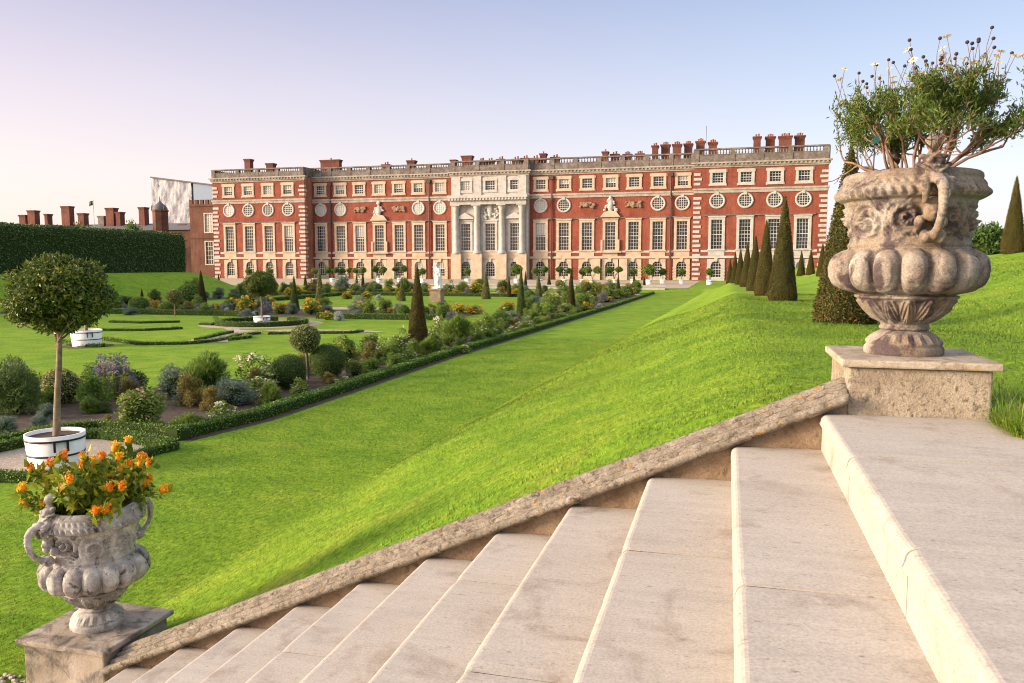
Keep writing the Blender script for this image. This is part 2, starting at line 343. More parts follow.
# lawn blades near the camera
def blades(n, xr, yr, h, w, seed, keep=None):
    r = np.random.default_rng(seed); X = r.uniform(*xr, n); Y = yr[0] + (yr[1] - yr[0]) * r.uniform(0, 1, n) ** 1.35
    k = np.ones(n, bool)
    if keep is not None: k = keep(X, Y)
    X, Y = X[k], Y[k]; n = len(X); Z = H(X, Y)
    s = np.clip(np.hypot(X, Y) / 7, .8, 2.6)
    P = np.stack([X, Y, Z - .004], -1)
    a = r.uniform(0, 2 * math.pi, n); ln = r.uniform(.2, .9, n)
    hh = h * r.uniform(.6, 1.3, n) * np.sqrt(s); ww = w * s
    d = np.stack([np.cos(a) * ln, np.sin(a) * ln, np.ones(n)], -1); sd = np.stack([-np.sin(a), np.cos(a), np.zeros(n)], -1)
    V = np.stack([P - sd * ww[:, None] * .5, P + sd * ww[:, None] * .5, P + d * hh[:, None]], 1).reshape(-1, 3)
    return V, n
def garden_grass(X, Y):
    hx = -7.1 + .02 * (Y - 9)
    ok = (X > hx + .3) & (X < 9) & (np.abs(np.arctan2(X, Y) + YAW) < rad(36))
    ped = (X > -3.9) & (X < -3.2) & (Y < 4.1)
    pl = (X > .42) & (X < 1.12) & (Y < 4.15)
    wall = (X > -3.9) & (X < .5) & (Y < 3.69)
    dens = np.clip(6.5 / np.hypot(X, Y), .12, 1) ** 1.2
    return ok & ~ped & ~pl & ~wall & (np.random.default_rng(5).uniform(0, 1, len(X)) < dens)
mb = MB()
for sd, n, xr, yr, h, w in ((1, 520000, (-8, 7), (3.69, 26), .018, .005), (2, 40000, (-9, -3.9), (2.2, 4.3), .018, .005)):
    V, n = blades(n, xr, yr, h, w, sd, garden_grass); mb.add(V, np.arange(3 * n).reshape(-1, 3))
me_ = mb.mesh('grass', M['blade']); V = np.concatenate([c[0] for c in mb.ch]); e = .05
tn = np.stack([-(H(V[:, 0] + e, V[:, 1]) - H(V[:, 0] - e, V[:, 1])) / (2 * e), -(H(V[:, 0], V[:, 1] + e) - H(V[:, 0], V[:, 1] - e)) / (2 * e), np.ones(len(V))], -1)
tn[:, :2] = np.clip(tn[:, :2], -.6, .6) + RNG.normal(0, .22, (len(V) // 3, 2)).repeat(3, 0); tn /= np.linalg.norm(tn, axis=1)[:, None]
at_ = me_.attributes.new('tn', 'FLOAT_VECTOR', 'POINT'); at_.data.foreach_set('vector', tn.ravel().astype(np.float32))
tag(link('grass', me_), 'short green lawn grass on the flat lawn and sloping bank', 'grass', kind='stuff')

# ------------------------------------------------------------------ stairs
NST = 12
SX = lambda k: .385 - .352 * k
SZ = lambda k: -.612 - .158 * k
st = empty('stone_stairs', (-1.6, 1.5, ZL), 'broad flight of pale stone steps descending to the lawn', 'stairs')
YS0, YS1 = -3.0, 3.5
joints = {0: [2.72, 1.85, .85], 1: [1.95, 1.02], 2: [2.55, 1.50, .5], 3: [1.95, .9], 4: [2.9, 1.5], 5: [2.2, 1.0], 6: [2.75, 1.3]}
rngS = np.random.default_rng(17); JT = {}
for k in range(NST):
    x0 = SX(k); x1 = SX(k - 1) + .03 if k else 1.09
    js = [YS1] + joints.get(k, [YS1 - .6 - .35 * ((k * 7) % 4), YS1 - 2.1 - .3 * ((k * 5) % 3)]) + [-.6, YS0]
    z1 = SZ(k); z0 = z1 - .158; JT[k] = js[1:-1]
    a = np.linspace(0, math.pi / 2, 6); rr = .026
    nose = [(x0 + rr - rr * math.cos(t), z1 - rr + rr * math.sin(t)) for t in a]
    prof = [(x1, z0 - .02), (x0 + .012, z0 - .02), (x0 + .012, z1 - .05), (x0, z1 - .045)] + nose + [(x1, z1)]
    for q in range(len(js) - 1):
        mb = MB(); dz = random.uniform(-.0015, .0015)
        ya, yb = js[q + 1] + .004, js[q] - .004; ns = max(2, int((yb - ya) / .05)); ys = np.linspace(ya, yb, ns + 1); V = []; wv = rngS.normal(0, 1, (ns + 1, 2)); wv = wv * .35 + np.cumsum(rngS.normal(0, .35, (ns + 1, 2)), 0) * .3
        for t, y_ in enumerate(ys):
            endw = .004 if t in (0, ns) else 0
            for c_, p in enumerate(prof):
                nose_ = 4 <= c_ <= 9; V.append((p[0] + (abs(wv[t, 0]) * .0016 + endw if nose_ else 0), y_, p[1] + dz - (abs(wv[t, 1]) * .0014 + endw * .6 if nose_ else 0)))
        n = len(prof); i_ = np.arange(ns)[:, None] * n; j_ = np.arange(n)[None, :]; k_ = (j_ + 1) % n
        mb.add(V, np.stack([i_ + j_, i_ + k_, i_ + n + k_, i_ + n + j_], -1).reshape(-1, 4)); mb.add(V[:n], [list(range(n))[::-1]]); mb.add(V[-n:], [list(range(n))]); part('step_slab', mb, M['tread'], st, True)
mb = MB(); mb.box(SX(NST - 1) + .05, 1.08, YS0, 3.49, -2.7, -2.66)
for k in range(NST):
    mb.box(SX(k) + .05, 1.08, YS0 + .02, 3.47, SZ(k) - .35, SZ(k) - .19)
    for y_ in JT[k]: mb.box(SX(k) + .03, (SX(k - 1) if k else 1.07), y_ - .0045, y_ + .0045, SZ(k) - .185, SZ(k) - .006, 1)
part('foundation', mb, [M['wallstone'], M['soil']], st, True)

# retaining wall + coping
wl = empty('stair_wall', (-1.4, 3.6, ZL), 'low rough stone side wall of the steps under a sloping moulded coping', 'wall')
mb = MB(); YW = 3.502
SL = .158 / .352
zr = lambda X: -.600 + SL * (X - .385)      # line through the nosings
mb.poly_extrude([(.491, -2.7), (.491, zr(.491) + .03), (-3.27, zr(-3.27) + .03), (-3.27, -2.7)], 'y', YW, YW + .17)
part('wall', mb, M['wallstone'], wl, True)
mb = MB()
prof = [(0, -.012), (-.045, -.010), (-.058, .004), (-.061, .020), (-.052, .036), (-.030, .040), (-.020, .018), (-.008, .022), (.002, .054), (.022, .060), (.030, .034), (.040, .038), (.048, .070), (.064, .076), (.072, .054), (.082, .058), (.090, .088), (.110, .095), (.138, .092), (.145, .07), (.145, 0)]
xsn = np.linspace(.490, -3.255, 420); rng = np.random.default_rng(3); V = []
nz = rng.normal(0, 1, (len(xsn), len(prof))); ker = np.ones(5) / 5 ** .8
nz = np.apply_along_axis(lambda v: np.convolve(v, ker, 'same'), 0, nz)
blk = ((np.arange(len(xsn)) % 131) < 1)
for a, X in enumerate(xsn):
    for q, (y, z) in enumerate(prof):
        s = 1 - (.10 if blk[a] and 0 < q < 20 else 0)
        V.append((X, YW + y * s + nz[a, q] * .0010, zr(X) - .004 + z * .9 * s + nz[a, q] * .0012))
n = len(prof); m_ = len(xsn); i = np.arange(m_ - 1)[:, None] * n; j = np.arange(n)[None, :]; k = (j + 1) % n
mb.add(V, np.stack([i + j, i + n + j, i + n + k, i + k], -1).reshape(-1, 4), 0, True)
mb.add(V[:n], [list(range(n))]); mb.add(V[-n:], [list(range(n))[::-1]])
part('coping', mb, M['rail'], wl, True)

# plinths
def plinth(name, x0, x1, y0, y1, zb, zt, mat, cmat, label, ct=.032):
    r = empty(name, ((x0 + x1) / 2, (y0 + y1) / 2, zb), label, 'plinth')
    mb = MB(); mb.box(x0 + .03, x1 - .03, y0 + .03, y1 - .03, zb, zt - ct - .002); o = part('base', mb, mat, r, True, .008)
    mb = MB(); mb.box(x0, x1, y0, y1, zt - ct, zt); o = part('cap', mb, cmat, r, True, .008)
    return r
plinth('stone_plinth', .462, 1.055, 3.475, 4.08, -.95, -.385, M['plinth'], M['cap'], 'pitted tan stone plinth at the head of the steps carrying the daisy urn')
plinth('stone_plinth', -3.845, -3.24, 3.44, 4.02, -2.62, -2.11, M['ped2'], M['ped2'], 'grey stained stone plinth at the foot of the steps carrying the orange flower urn')

# ------------------------------------------------------------------ urns
def urn_body(mat):
    zr_ = .001648; zz = .001813
    def P(r, y): return (r * zr_, (487 - y) * zz)
    foot = [P(100, 487), P(101, 480), P(100, 470), P(94, 466), P(96, 460), P(95, 456), P(88, 450), P(80, 442), P(70, 434), P(60, 430), P(56, 428)]
    key = [P(56, 428), P(63, 426), P(64, 420), P(58, 417), P(60, 412), P(80, 398), P(100, 378), P(116, 358), P(124, 350), P(131, 347), P(130, 342), P(118, 340),
           P(126, 337), P(150, 330), P(170, 316), P(181, 296), P(183, 275), P(178, 255), P(168, 240), P(155, 230), P(150, 226), P(153, 222), P(153, 216), P(149, 213),
           P(148, 205), P(149, 175), P(154, 140), P(162, 120), P(164, 114), P(170, 112), P(180, 108), P(187, 100), P(186, 90), P(180, 80), P(172, 72), P(170, 64), P(172, 60), P(170, 52), P(162, 46), P(152, 44), P(146, 46), P(140, 60), P(136, 100)]
    # resample densely
    def dense(key, step=.0035):
        K = np.array(key); out = [K[0]]
        for a, b_ in zip(K[:-1], K[1:]):
            m = max(1, int(np.linalg.norm(b_ - a) / step))
            for t in range(1, m + 1): out.append(a + (b_ - a) * t / m)
        out = np.array(out)
        sm = out.copy()
        for _ in range(2): sm[1:-1] = .25 * sm[:-2] + .5 * sm[1:-1] + .25 * sm[2:]
        return sm
    pr = dense(key)
    yz = lambda y: (487 - y) * zz
    rng = np.random.default_rng(11); wob = rng.uniform(-.5, .5, 40)
    def fn(R, Z, th):
        th = np.broadcast_to(th, R.shape)
        # gadrooned belly, 13 lobes
        t = (Z - yz(338)) / (yz(229) - yz(338)); env = np.where((t > 0) & (t < 1), np.sin(np.clip(t, 0, 1) * math.pi) ** .6, 0)
        u = (th * 16 / (2 * math.pi)) % 1 - .5; e_ = (np.abs(u) / .475) ** 2.6 + (np.abs(t - .5) / .5) ** 3.4; lob = np.where((t > 0) & (t < 1), np.clip(1 - e_, 0, 1) ** .5, 0)
        el = np.hypot(u / .33, (t - .52) / .40); inner = np.clip((1 - el) * 8, 0, 1)
        R = R + .052 * lob - .030 * env + env * .007 * inner
        # acanthus cup
        t = (Z - yz(412)) / (yz(350) - yz(412)); env = np.where((t > 0) & (t < 1), np.clip(t * 5, 0, 1) * np.clip((1 - t) * 9, 0, 1), 0)
        u = (th * 14 / (2 * math.pi)) % 1 - .5; leaf = np.clip(1 - np.abs(u) / (.25 + .24 * np.sin(np.clip(t, 0, 1) * math.pi)), 0, 1)
        vein = .5 + .5 * np.cos(u * 30 + np.sign(u) * t * 12); R = R + env * (.016 * np.sqrt(leaf) + .007 * vein * (leaf > 0) - .012 + .008 * np.exp(-(u / .05) ** 2))
        # frieze of scrolls
        z0, z1 = yz(205), yz(122); t = (Z - z0) / (z1 - z0); env = np.clip(np.minimum(t * 12, (1 - t) * 12), 0, 1)
        n = 9; cell = np.floor(th * n / (2 * math.pi)); u = (th * n / (2 * math.pi)) % 1 - .5; du = u * 2 * math.pi * .255 / n; sg = np.where(cell % 2 == 0, 1, -1)
        dv = (t - .52 - .08 * sg) * (z1 - z0); rho = np.hypot(du, dv); phi = np.arctan2(dv, du * sg); r0 = .078
        sp = .5 + .5 * np.cos(phi - 12.5 * (rho / r0) ** .8); arms = sp ** .9 * np.clip(1.15 - rho / r0, 0, 1) ** .4
        lobes = .5 + .5 * np.cos(9 * phi + 16 * rho / r0); boss = np.exp(-(rho / .014) ** 2)
        edge = np.clip((rho / r0 - .75) * 3, 0, 1) * (.5 + .5 * np.sin(th * 57 + t * 15) * np.sin(t * 20 + th * 23))
        R = R + np.where((t > 0) & (t < 1), env * (.034 * arms * (.72 + .28 * lobes) + .016 * boss + .012 * edge - .010), 0)
        # rope rim and upper leaf band
        t = (Z - yz(108)) / (yz(84) - yz(108)); env = np.where((t > 0) & (t < 1), np.sin(np.clip(t, 0, 1) * math.pi), 0)
        R = R + env * .010 * np.cos(th * 50 + t * 3.4)
        t = (Z - yz(80)) / (yz(64) - yz(80)); env = np.where((t > 0) & (t < 1) & (R > .25), np.sin(np.clip(t, 0, 1) * math.pi), 0)
        R = R + env * .009 * np.abs(np.cos(th * 26 + t * 1.5))
        # slow unevenness of old stone
        R = R + .0018 * np.sin(th * 3 + Z * 20) + .0012 * np.sin(th * 11 - Z * 60)
        return R, Z
    def ffn(R, Z, th):
        th = np.broadcast_to(th, R.shape); t = (Z - yz(462)) / (yz(434) - yz(462)); env = np.where((t > 0) & (t < 1), np.sin(np.clip(t, 0, 1) * math.pi), 0)
        u = (th * 18 / (2 * math.pi)) % 1 - .5
        return R + env * (.010 * np.sqrt(np.clip(1 - np.abs(u) / .45, 0, 1)) - .006 + .004 * np.exp(-(u / .05) ** 2)), Z
    b = MB(); b.lathe(pr, 416, fn=fn, cap=False)
    f = MB(); f.lathe(dense(foot, .003), 240, fn=ffn)
    return b.mesh('urn_bowl', mat), f.mesh('urn_foot', mat)
def handle_mesh(mat):
    b = MB()
    def T(pts, rr, n=12):
        rr = [q * .84 for q in rr]; b.tube([(p[0], p[1], p[2]) for p in pts], rr, n); [b.ell(p, r, 10, 7) for p, r in zip(pts, rr)]
    # torso and scaly tail curling out and down (x = outward, y = along rim)
    T([(.262, 0, .905), (.268, 0, .875), (.272, 0, .84), (.275, 0, .80), (.285, 0, .765)], [.030, .044, .040, .046, .052])
    T([(.285, 0, .765), (.33, 0, .765), (.37, 0, .745), (.395, 0, .70), (.40, 0, .645), (.388, 0, .59), (.36, 0, .548), (.32, 0, .52), (.285, 0, .515)], [.05, .038, .028, .023, .021, .020, .021, .025, .034])
    b.ell((.262, 0, .962), (.033, .029, .040)); T([(.262, 0, .935), (.262, 0, .905)], [.017, .02])
    b.ell((.288, 0, .958), (.012, .010, .010)); b.ell((.255, 0, .985), (.034, .034, .022)); b.ell((.25, 0, 1.004), (.018, .018, .014))
    for s in (-1, 1):
        T([(.262, .042 * s, .895), (.272, .058 * s, .85), (.30, .040 * s, .83), (.312, .008 * s, .838)], [.020, .017, .014, .012])
        b.ell((.296, .020 * s, .868), .019)
        T([(.29, .03 * s, .775), (.325, .05 * s, .755), (.335, .045 * s, .70), (.318, .04 * s, .66)], [.032, .028, .02, .014])
    for q in range(15):
        t = q / 14 * 5 + .6; k = min(int(t), 6); tp = [(.285, .765), (.33, .765), (.37, .745), (.395, .70), (.40, .645), (.388, .59), (.36, .548), (.32, .52)]; w_ = t - k; x_ = tp[k][0] * (1 - w_) + tp[k + 1][0] * w_; z_ = tp[k][1] * (1 - w_) + tp[k + 1][1] * w_; b.ell((x_ + .012, 0, z_ + .008), (.015, .024 - q * .0006, .012))
    # mask and shell scroll at the base
    b.ell((.285, 0, .62), (.034, .036, .045)); b.ell((.315, 0, .615), (.012, .012, .016)); b.ell((.285, 0, .66), (.03, .045, .02))
    for s in (-1, 1): b.ell((.30, .03 * s, .515), (.036, .022, .03)); b.ell((.27, .045 * s, .575), (.03, .02, .03))
    for q, (v, f, m_, sm_) in enumerate(b.ch): v[:, 2] = np.where(v[:, 2] > .7, .7 + (v[:, 2] - .7) * .74, v[:, 2])
    return remesh(b, 'figure_handle', mat, .0055, 1)
def urn(loc, rz, scale, mat, label):
    r = empty('garden_urn', loc, label, 'urn', rz=rz); r.scale = (scale,) * 3
    bo, fo = urn_body(mat); link('bowl', bo, r); link('foot', fo, r)
    hm = handle_mesh(mat)
    for k in range(2):
        o = link('handle', hm, r); o.rotation_euler = (0, 0, math.pi * k)
    mb = MB(); mb.lathe([(.01, .745), (.12, .75), (.225, .735)], 24, cap=False); link('soil_fill', mb.mesh('soil_fill', M['soil']), r)
    return r
UR = (.752, 3.80, -.384); UL = (-3.55, 3.74, -2.109)
urn(UR, rad(-84), .965, M['urn'], 'big tan carved urn with a figure handle facing the steps holding daisies')
urn(UL, rad(252), .90, M['urn2'], 'grey blotched carved urn at the foot of the steps holding orange flowers')

# --- daisy bush
def daisy_bush():
    rng = np.random.default_rng(21); st_ = MB(); lf = MB(); wh = []; se = []
    tips = []
    def grow(p, d, L, r, lvl):
        n = 6; pts = [p]; dd = d.copy()
        for _ in range(n):
            dd = dd + rng.normal(0, .13, 3) + np.array([0, 0, .05]); dd /= np.linalg.norm(dd); pts.append(pts[-1] + dd * L / n)
        st_.tube(pts, np.linspace(r, r * .6, n + 1), 5)
        if lvl >= 1:
            for q in range(2, n + 1):
                tips.append((pts[q], dd, lvl))
        if lvl < 2:
            for _ in range(rng.integers(3, 5)):
                q = rng.integers(3, n + 1); e = dd + rng.normal(0, .55, 3); e[2] = e[2] * .6 + .25; e /= np.linalg.norm(e)
                grow(pts[q], e, L * rng.uniform(.5, .75), r * .55, lvl + 1)
        return pts
    for k in range(22):
        a = rng.uniform(0, 2 * math.pi); el = rng.uniform(.10, 1.1); d = np.array([math.cos(a) * math.cos(el), math.sin(a) * math.cos(el), math.sin(el)])
        grow(np.array([math.cos(a) * .10, math.sin(a) * .10, 0]), d, rng.uniform(.14, .23) + .07 * math.cos(el), .0075, 0)
    T = np.array([t[0] for t in tips]); D = np.array([t[1] for t in tips])
    keep = T[:, 2] > .13; T, D = T[keep], D[keep]
    idx = rng.integers(0, len(T), 17000)
    P = T[idx] + rng.normal(0, .013, (len(idx), 3)); lf.leaves(P, D[idx] + np.array([0, 0, .5]), .026, .0065, tilt=.55, rng=rng)
    order = np.argsort(-(T[:, 2] + rng.uniform(0, .12, len(T)) + .1 * np.linalg.norm(T[:, :2], axis=1)))
    used = []; c = 0
    for q in order:
        p = T[q]
        if any(np.linalg.norm(p - u) < .028 for u in used): continue
        used.append(p); d = D[q] * .6 + np.array([0, 0, .8]) + rng.normal(0, .25, 3); d /= np.linalg.norm(d)
        L = rng.uniform(.05, .15); e = p + d * L; st_.tube([p, p + d * L * .5 + rng.normal(0, .004, 3), e], [.0016, .0014, .0012], 4)
        if c % 5 < 3: q_ = MB(); q_.ell(e, (.0085, .0085, .0065), 8, 6); se.append(q_)
        else:
            n = 13; a = np.arange(n) * 2 * math.pi / n; ax = np.cross(d, [1, .3, 0]); ax /= np.linalg.norm(ax); ay = np.cross(d, ax)
            dirs = np.cos(a)[:, None] * ax + np.sin(a)[:, None] * ay; sd = -np.sin(a)[:, None] * ax + np.cos(a)[:, None] * ay
            b0 = e + dirs * .004; m = e + dirs * .013 + d * .001; t = e + dirs * .022 - d * .002
            V = np.stack([b0, m + sd * .0036, t, m - sd * .0036], 1).reshape(-1, 3); q_ = MB(); q_.add(V, np.arange(4 * n).reshape(-1, 4), 0); q_.ell(e + d * .002, (.006, .006, .004), 8, 5, 1); wh.append(q_)
        c += 1
        if c > 90: break
    return st_, lf, wh, se
r = empty('daisy_bush', (UR[0], UR[1], UR[2] + .76), 'straggly daisy bush with white blooms and dark seed heads in the tan urn', 'plant')
a, b2, c_, d_ = daisy_bush()
r.scale = (.93, .93, 1.12); r.rotation_euler = (0, 0, rad(150)); r.location.x += .0; part('stem', a, M['twig'], r); part('foliage', b2, M['daisyleaf'], r); [part('daisy_flower', q, [M['white'], M['yellow']], r) for q in c_]; [part('seed_head', q, M['seed'], r) for q in d_]
r = empty('plant_label', (UR[0] - .165, UR[1] - .08, UR[2] + .75), 'small teal plant label on a dark stake among the daisy stems', 'plant label')
mb = MB(); mb.tube([(0, 0, 0), (.002, 0, .18)], .0028, 6); part('stake', mb, M['blackiron'], r)
mb = MB(); mb.poly_extrude([(-.018, -.024), (.016, -.012), (.022, .026), (-.010, .018)], 'y', -.002, .002); o = part('tag_plate', mb, plain('teal_plastic', (.02, .085, .085), .35), r); o.location = (.008, -.005, .165)

# --- lantana
r = empty('lantana_plant', (UL[0], UL[1], UL[2] + .69), 'bushy plant with orange flower clusters filling the grey urn', 'plant')
rng = np.random.default_rng(31); a = MB(); b2 = MB(); c_ = MB()
heads = []
for k in range(58):
    an = rng.uniform(0, 2 * math.pi); el = rng.uniform(.25, 1.45); L = rng.uniform(.17, .35)
    d = np.array([math.cos(an) * math.cos(el), math.sin(an) * math.cos(el), math.sin(el)]); p0 = np.array([math.cos(an) * .13, math.sin(an) * .13, 0]) * rng.uniform(.1, 1.4)
    pts = [p0 + d * L * t + np.array([0, 0, -.05 * t * t * math.cos(el)]) for t in np.linspace(0, 1, 6)]
    a.tube(pts, np.linspace(.0035, .0018, 6), 5)
    for t in range(1, 6):
        n = 6; n = 8; b2.leaves(np.array([pts[t]] * n) + rng.normal(0, .012, (n, 3)), rng.normal(0, .6, (n, 3)) + d + [0, 0, .3], .062, .036, tilt=.65, bend=.5, rng=rng)
    if k % 5 < 4: heads.append((pts[-1] + np.array([0, 0, .02]), d))
for h, d in heads:
    c_ = MB(); rr = rng.uniform(.022, .034); n = 40; D = rng.normal(0, 1, (n, 3)); D /= np.linalg.norm(D, axis=1)[:, None]; D = D + d * .9 + np.array([0, 0, .4]); D /= np.linalg.norm(D, axis=1)[:, None]
    c_.leaves(h + D * rr, rng.normal(0, 1, (n, 3)) * .4 + D * .5, .016, .015, mat=0 if rng.uniform() < .7 else 1, tilt=.7, rng=rng)
    c_.ell(h, rr * .75, 8, 6, 0); part('flower_head', c_, [M['orange'], M['yellow']], r)
r.scale = (.9, .9, 1.08); part('stem', a, M['twig'], r); part('foliage', b2, M['lantana'], r)

# long grass tuft beside the right plinth
mb = MB(); rng = np.random.default_rng(8); n = 22000
X = 1.10 + np.abs(rng.normal(0, .45, n)); Y = rng.uniform(2.3, 4.3, n); Z = np.where(Y < 3.7, -.63, H(X, Y)) - .01
t_ = rng.uniform(0, 1, n) < .35; X = np.where(t_, 1.02 + rng.uniform(0, .15, n), X); Y = np.where(t_, rng.uniform(3.15, 3.46, n), Y)
a = rng.uniform(0, 6.28, n); ln = rng.uniform(.1, 1.0, n); hh = rng.uniform(.03, .12, n) * np.where(rng.uniform(0, 1, n) < .12, 1.7, 1)
P = np.stack([X, Y, Z], -1); d = np.stack([np.cos(a) * ln, np.sin(a) * ln, np.ones(n)], -1); d /= np.linalg.norm(d, axis=1)[:, None]; sd = np.stack([-np.sin(a), np.cos(a), 0 * a], -1) * .0014
md = P + d * hh[:, None] * .55 + [0, 0, .01]; tp = P + d * hh[:, None] + np.stack([np.cos(a) * .03, np.sin(a) * .03, -.02 * ln], -1)
q_ = np.arange(n)[:, None] * 5; V = np.stack([P - sd, P + sd, md + sd * .8, tp, md - sd * .8], 1).reshape(-1, 3); mb.add(V, q_ + np.array([[0, 1, 2, 4]])); mb.add(np.zeros((0, 3)), (q_ + np.array([[4, 2, 3]])) - 5 * n)
tag(link('long_grass', mb.mesh('long_grass', M['tuft'])), 'longer ragged grass growing beside the tan plinth and landing', 'grass', kind='stuff')
# pebbles at the stair foot
sheet('gravel_ground', [(-9, -4), (-3.5, -4), (-3.5, 3.42), (-3.86, 3.42), (-5.6, 3.55), (-9, 3.3)], ZL + .004, M['gravel'])
mb = MB(); rng = np.random.default_rng(4)
for k in range(900):
    p = (rng.uniform(-5.2, -3.85), rng.uniform(2.4, 3.62), ZL + .008); s = rng.uniform(.012, .03); mb.ell(p, (s, s * rng.uniform(.6, 1), s * .5), 6, 4)
tag(link('pebbles', mb.mesh('pebbles', M['gravel'])), 'loose pale pebbles at the foot of the steps', 'pebbles', kind='stuff')
# ------------------------------------------------------------------ palace
PY, MY, FY = 116.0, 118.6, 117.8
zp = lambda y: atY(760, y, PY)[2]
ZB = -2.2
Z = dict(ptop=zp(146.8), pbal=zp(153.5), ctop=zp(160.8), cbot=zp(165.6), sq0=zp(181.7), sq1=zp(171.5), b2t=zp(187.2), b2b=zp(192.0), rc=zp(200), hood1=zp(212.6), hood0=zp(214.6), t1=zp(219), t0=zp(248.8), st1=zp(255.6), st0=zp(258.4), g1=zp(261.0), g0=zp(277.5))
XL0, XL1 = xs(213.5, PY), xs(304.7, PY)
XR0, XR1 = xs(693.5, PY), xs(827.0, PY)
FX0, FX1 = xs(451.5, FY), xs(528.3, FY)
bayL = [xs(p, PY) for p in (229.3, 248.7, 268.4, 288.3)]
bayR = [xs(p, PY) for p in (717, 745.2, 774.2, 803)]
bayA = [xs(p, MY) for p in (321, 340.6, 359.6, 379.2, 399, 418.5, 440)]
bayB = [xs(p, MY) for p in (540.7, 563.9, 587, 610.5, 633.8, 658, 682.3)]
bayF = [xs(p, FY) for p in (465.6, 490.2, 515)]
pal = empty('palace', ((XL0 + XR1) / 2, PY, ZB), 'long red brick baroque palace with pale stone dressings and rooftop chimneys', 'palace')
def wall_grid(mb, x0, x1, z0, z1, Y, holes, mat=0):
    xsn = sorted({x0, x1, *[h[0] for h in holes], *[h[1] for h in holes]}); zs = sorted({z0, z1, *[h[2] for h in holes], *[h[3] for h in holes]})
    for a, b_ in zip(xsn[:-1], xsn[1:]):
        for c, d in zip(zs[:-1], zs[1:]):
            mx, mz = (a + b_) / 2, (c + d) / 2
            if any(h[0] < mx < h[1] and h[2] < mz < h[3] for h in holes): continue
            mb.add([(a, Y, c), (b_, Y, c), (b_, Y, d), (a, Y, d)], [(0, 1, 2, 3)], mat)
TW, SW, GW, RR = .76, .74, .72, .80
GS = 1.55                                                # arch spring height share is set from GW
def holes(bays, doors=()):
    h = []
    for x in bays: h += [(x - SW, x + SW, Z['sq0'], Z['sq1']), (x - TW, x + TW, Z['t0'], Z['t1']), (x - GW, x + GW, Z['g0'], Z['g1'])]
    return h
def block(name, x0, x1, Y, bays, mat, back=136):
    mb = MB(); wall_grid(mb, x0, x1, ZB - .3, Z['ctop'], Y, holes(bays))
    mb.add([(x0, Y, ZB - .3), (x0, back, ZB - .3), (x0, back, Z['ctop']), (x0, Y, Z['ctop'])], [(3, 2, 1, 0)])
    mb.add([(x1, Y, ZB - .3), (x1, back, ZB - .3), (x1, back, Z['ctop']), (x1, Y, Z['ctop'])], [(0, 1, 2, 3)])
    mb.add([(x0, back, ZB - .3), (x1, back, ZB - .3), (x1, back, Z['ctop']), (x0, back, Z['ctop'])], [(3, 2, 1, 0)])
    part('wall', mb, mat, pal, True)
block('w', XL0, XL1, PY, bayL, M['brick']); block('w', XR0, XR1, PY, bayR, M['brick'])
block('w', XL1 + .01, FX0 - .01, MY, bayA, M['brick'], 135); block('w', FX1 + .01, XR0 - .01, MY, bayB, M['brick'], 135)
block('w', FX0, FX1, FY, bayF, M['pstone'], 134.5)
mb = MB(); mb.box(XL0 + .3, XR1 - .3, MY + .6, 134, Z['ctop'] - .3, Z['ctop'] - .1); mb.poly_extrude([(MY + 1.2, Z['ctop'] - .1), (133, Z['ctop'] - .1), (131, Z['ptop'] - .45), (MY + 3.2, Z['ptop'] - .5)], 'x', XL0 + 6, XR0 + 7); part('roof', mb, M['slate'], pal, True)
# window kit: front plane y=0, origin at the opening's bottom centre
def bars(w, h, nx_, nz_, arch=False):
    mb = MB(); t = .020
    for k in range(nx_ + 1):
        x = -w + 2 * w * k / nx_; tt = .045 if k in (0, nx_) else t
        hh = h if not arch else h - w + math.sqrt(max(0, w * w - x * x)) * 1.0
        mb.box(x - tt, x + tt, .09, .14, 0, max(.2, hh))
    for k in range(nz_ + 1):
        z = h * k / nz_; tt = .045 if k in (0, nz_, nz_ // 2) else t
        if arch and k == nz_: continue
        mb.box(-w, w, .085, .135, z - tt, z + tt)
    return mb.mesh('sash', M['sash'])
def pane(w, h, mat):
    mb = MB(); mb.add([(-w, .17, 0), (w, .17, 0), (w, .17, h), (-w, .17, h)], [(0, 1, 2, 3)]); return mb.mesh('pane', mat)
HT, HS, HG = Z['t1'] - Z['t0'], Z['sq1'] - Z['sq0'], Z['g1'] - Z['g0']
def sur_tall(mat):
    mb = MB(); w = TW
    for s in (-1, 1): mb.box(min(s * w, s * (w + .36)), max(s * w, s * (w + .36)), -.10, .25, -.02, HT)
    mb.box(-w - .36, w + .36, -.10, .25, HT, HT + .36); mb.box(-w - .44, w + .44, -.20, .05, HT + .362, HT + .52); mb.box(-w - .45, w + .45, -.18, .2, -.22, -.022)
    mb.box(-w - .36, w + .36, -.05, .03, -.92, -.222); return mb.mesh('window', mat)
def sur_sq(mat):
    mb = MB(); w = SW
    for s in (-1, 1):
        mb.box(min(s * w, s * (w + .36)), max(s * w, s * (w + .36)), -.10, .25, 0, HS)
        mb.box(min(s * (w + .30), s * (w + .50)), max(s * (w + .30), s * (w + .50)), -.08, .02, HS + .05, HS + .42); mb.box(min(s * (w + .30), s * (w + .48)), max(s * (w + .30), s * (w + .48)), -.08, .02, -.44, -.1)
    mb.box(-w - .36, w + .36, -.12, .25, HS, HS + .46); mb.box(-w - .36, w + .36, -.12, .25, -.40, 0); return mb.mesh('window', mat)
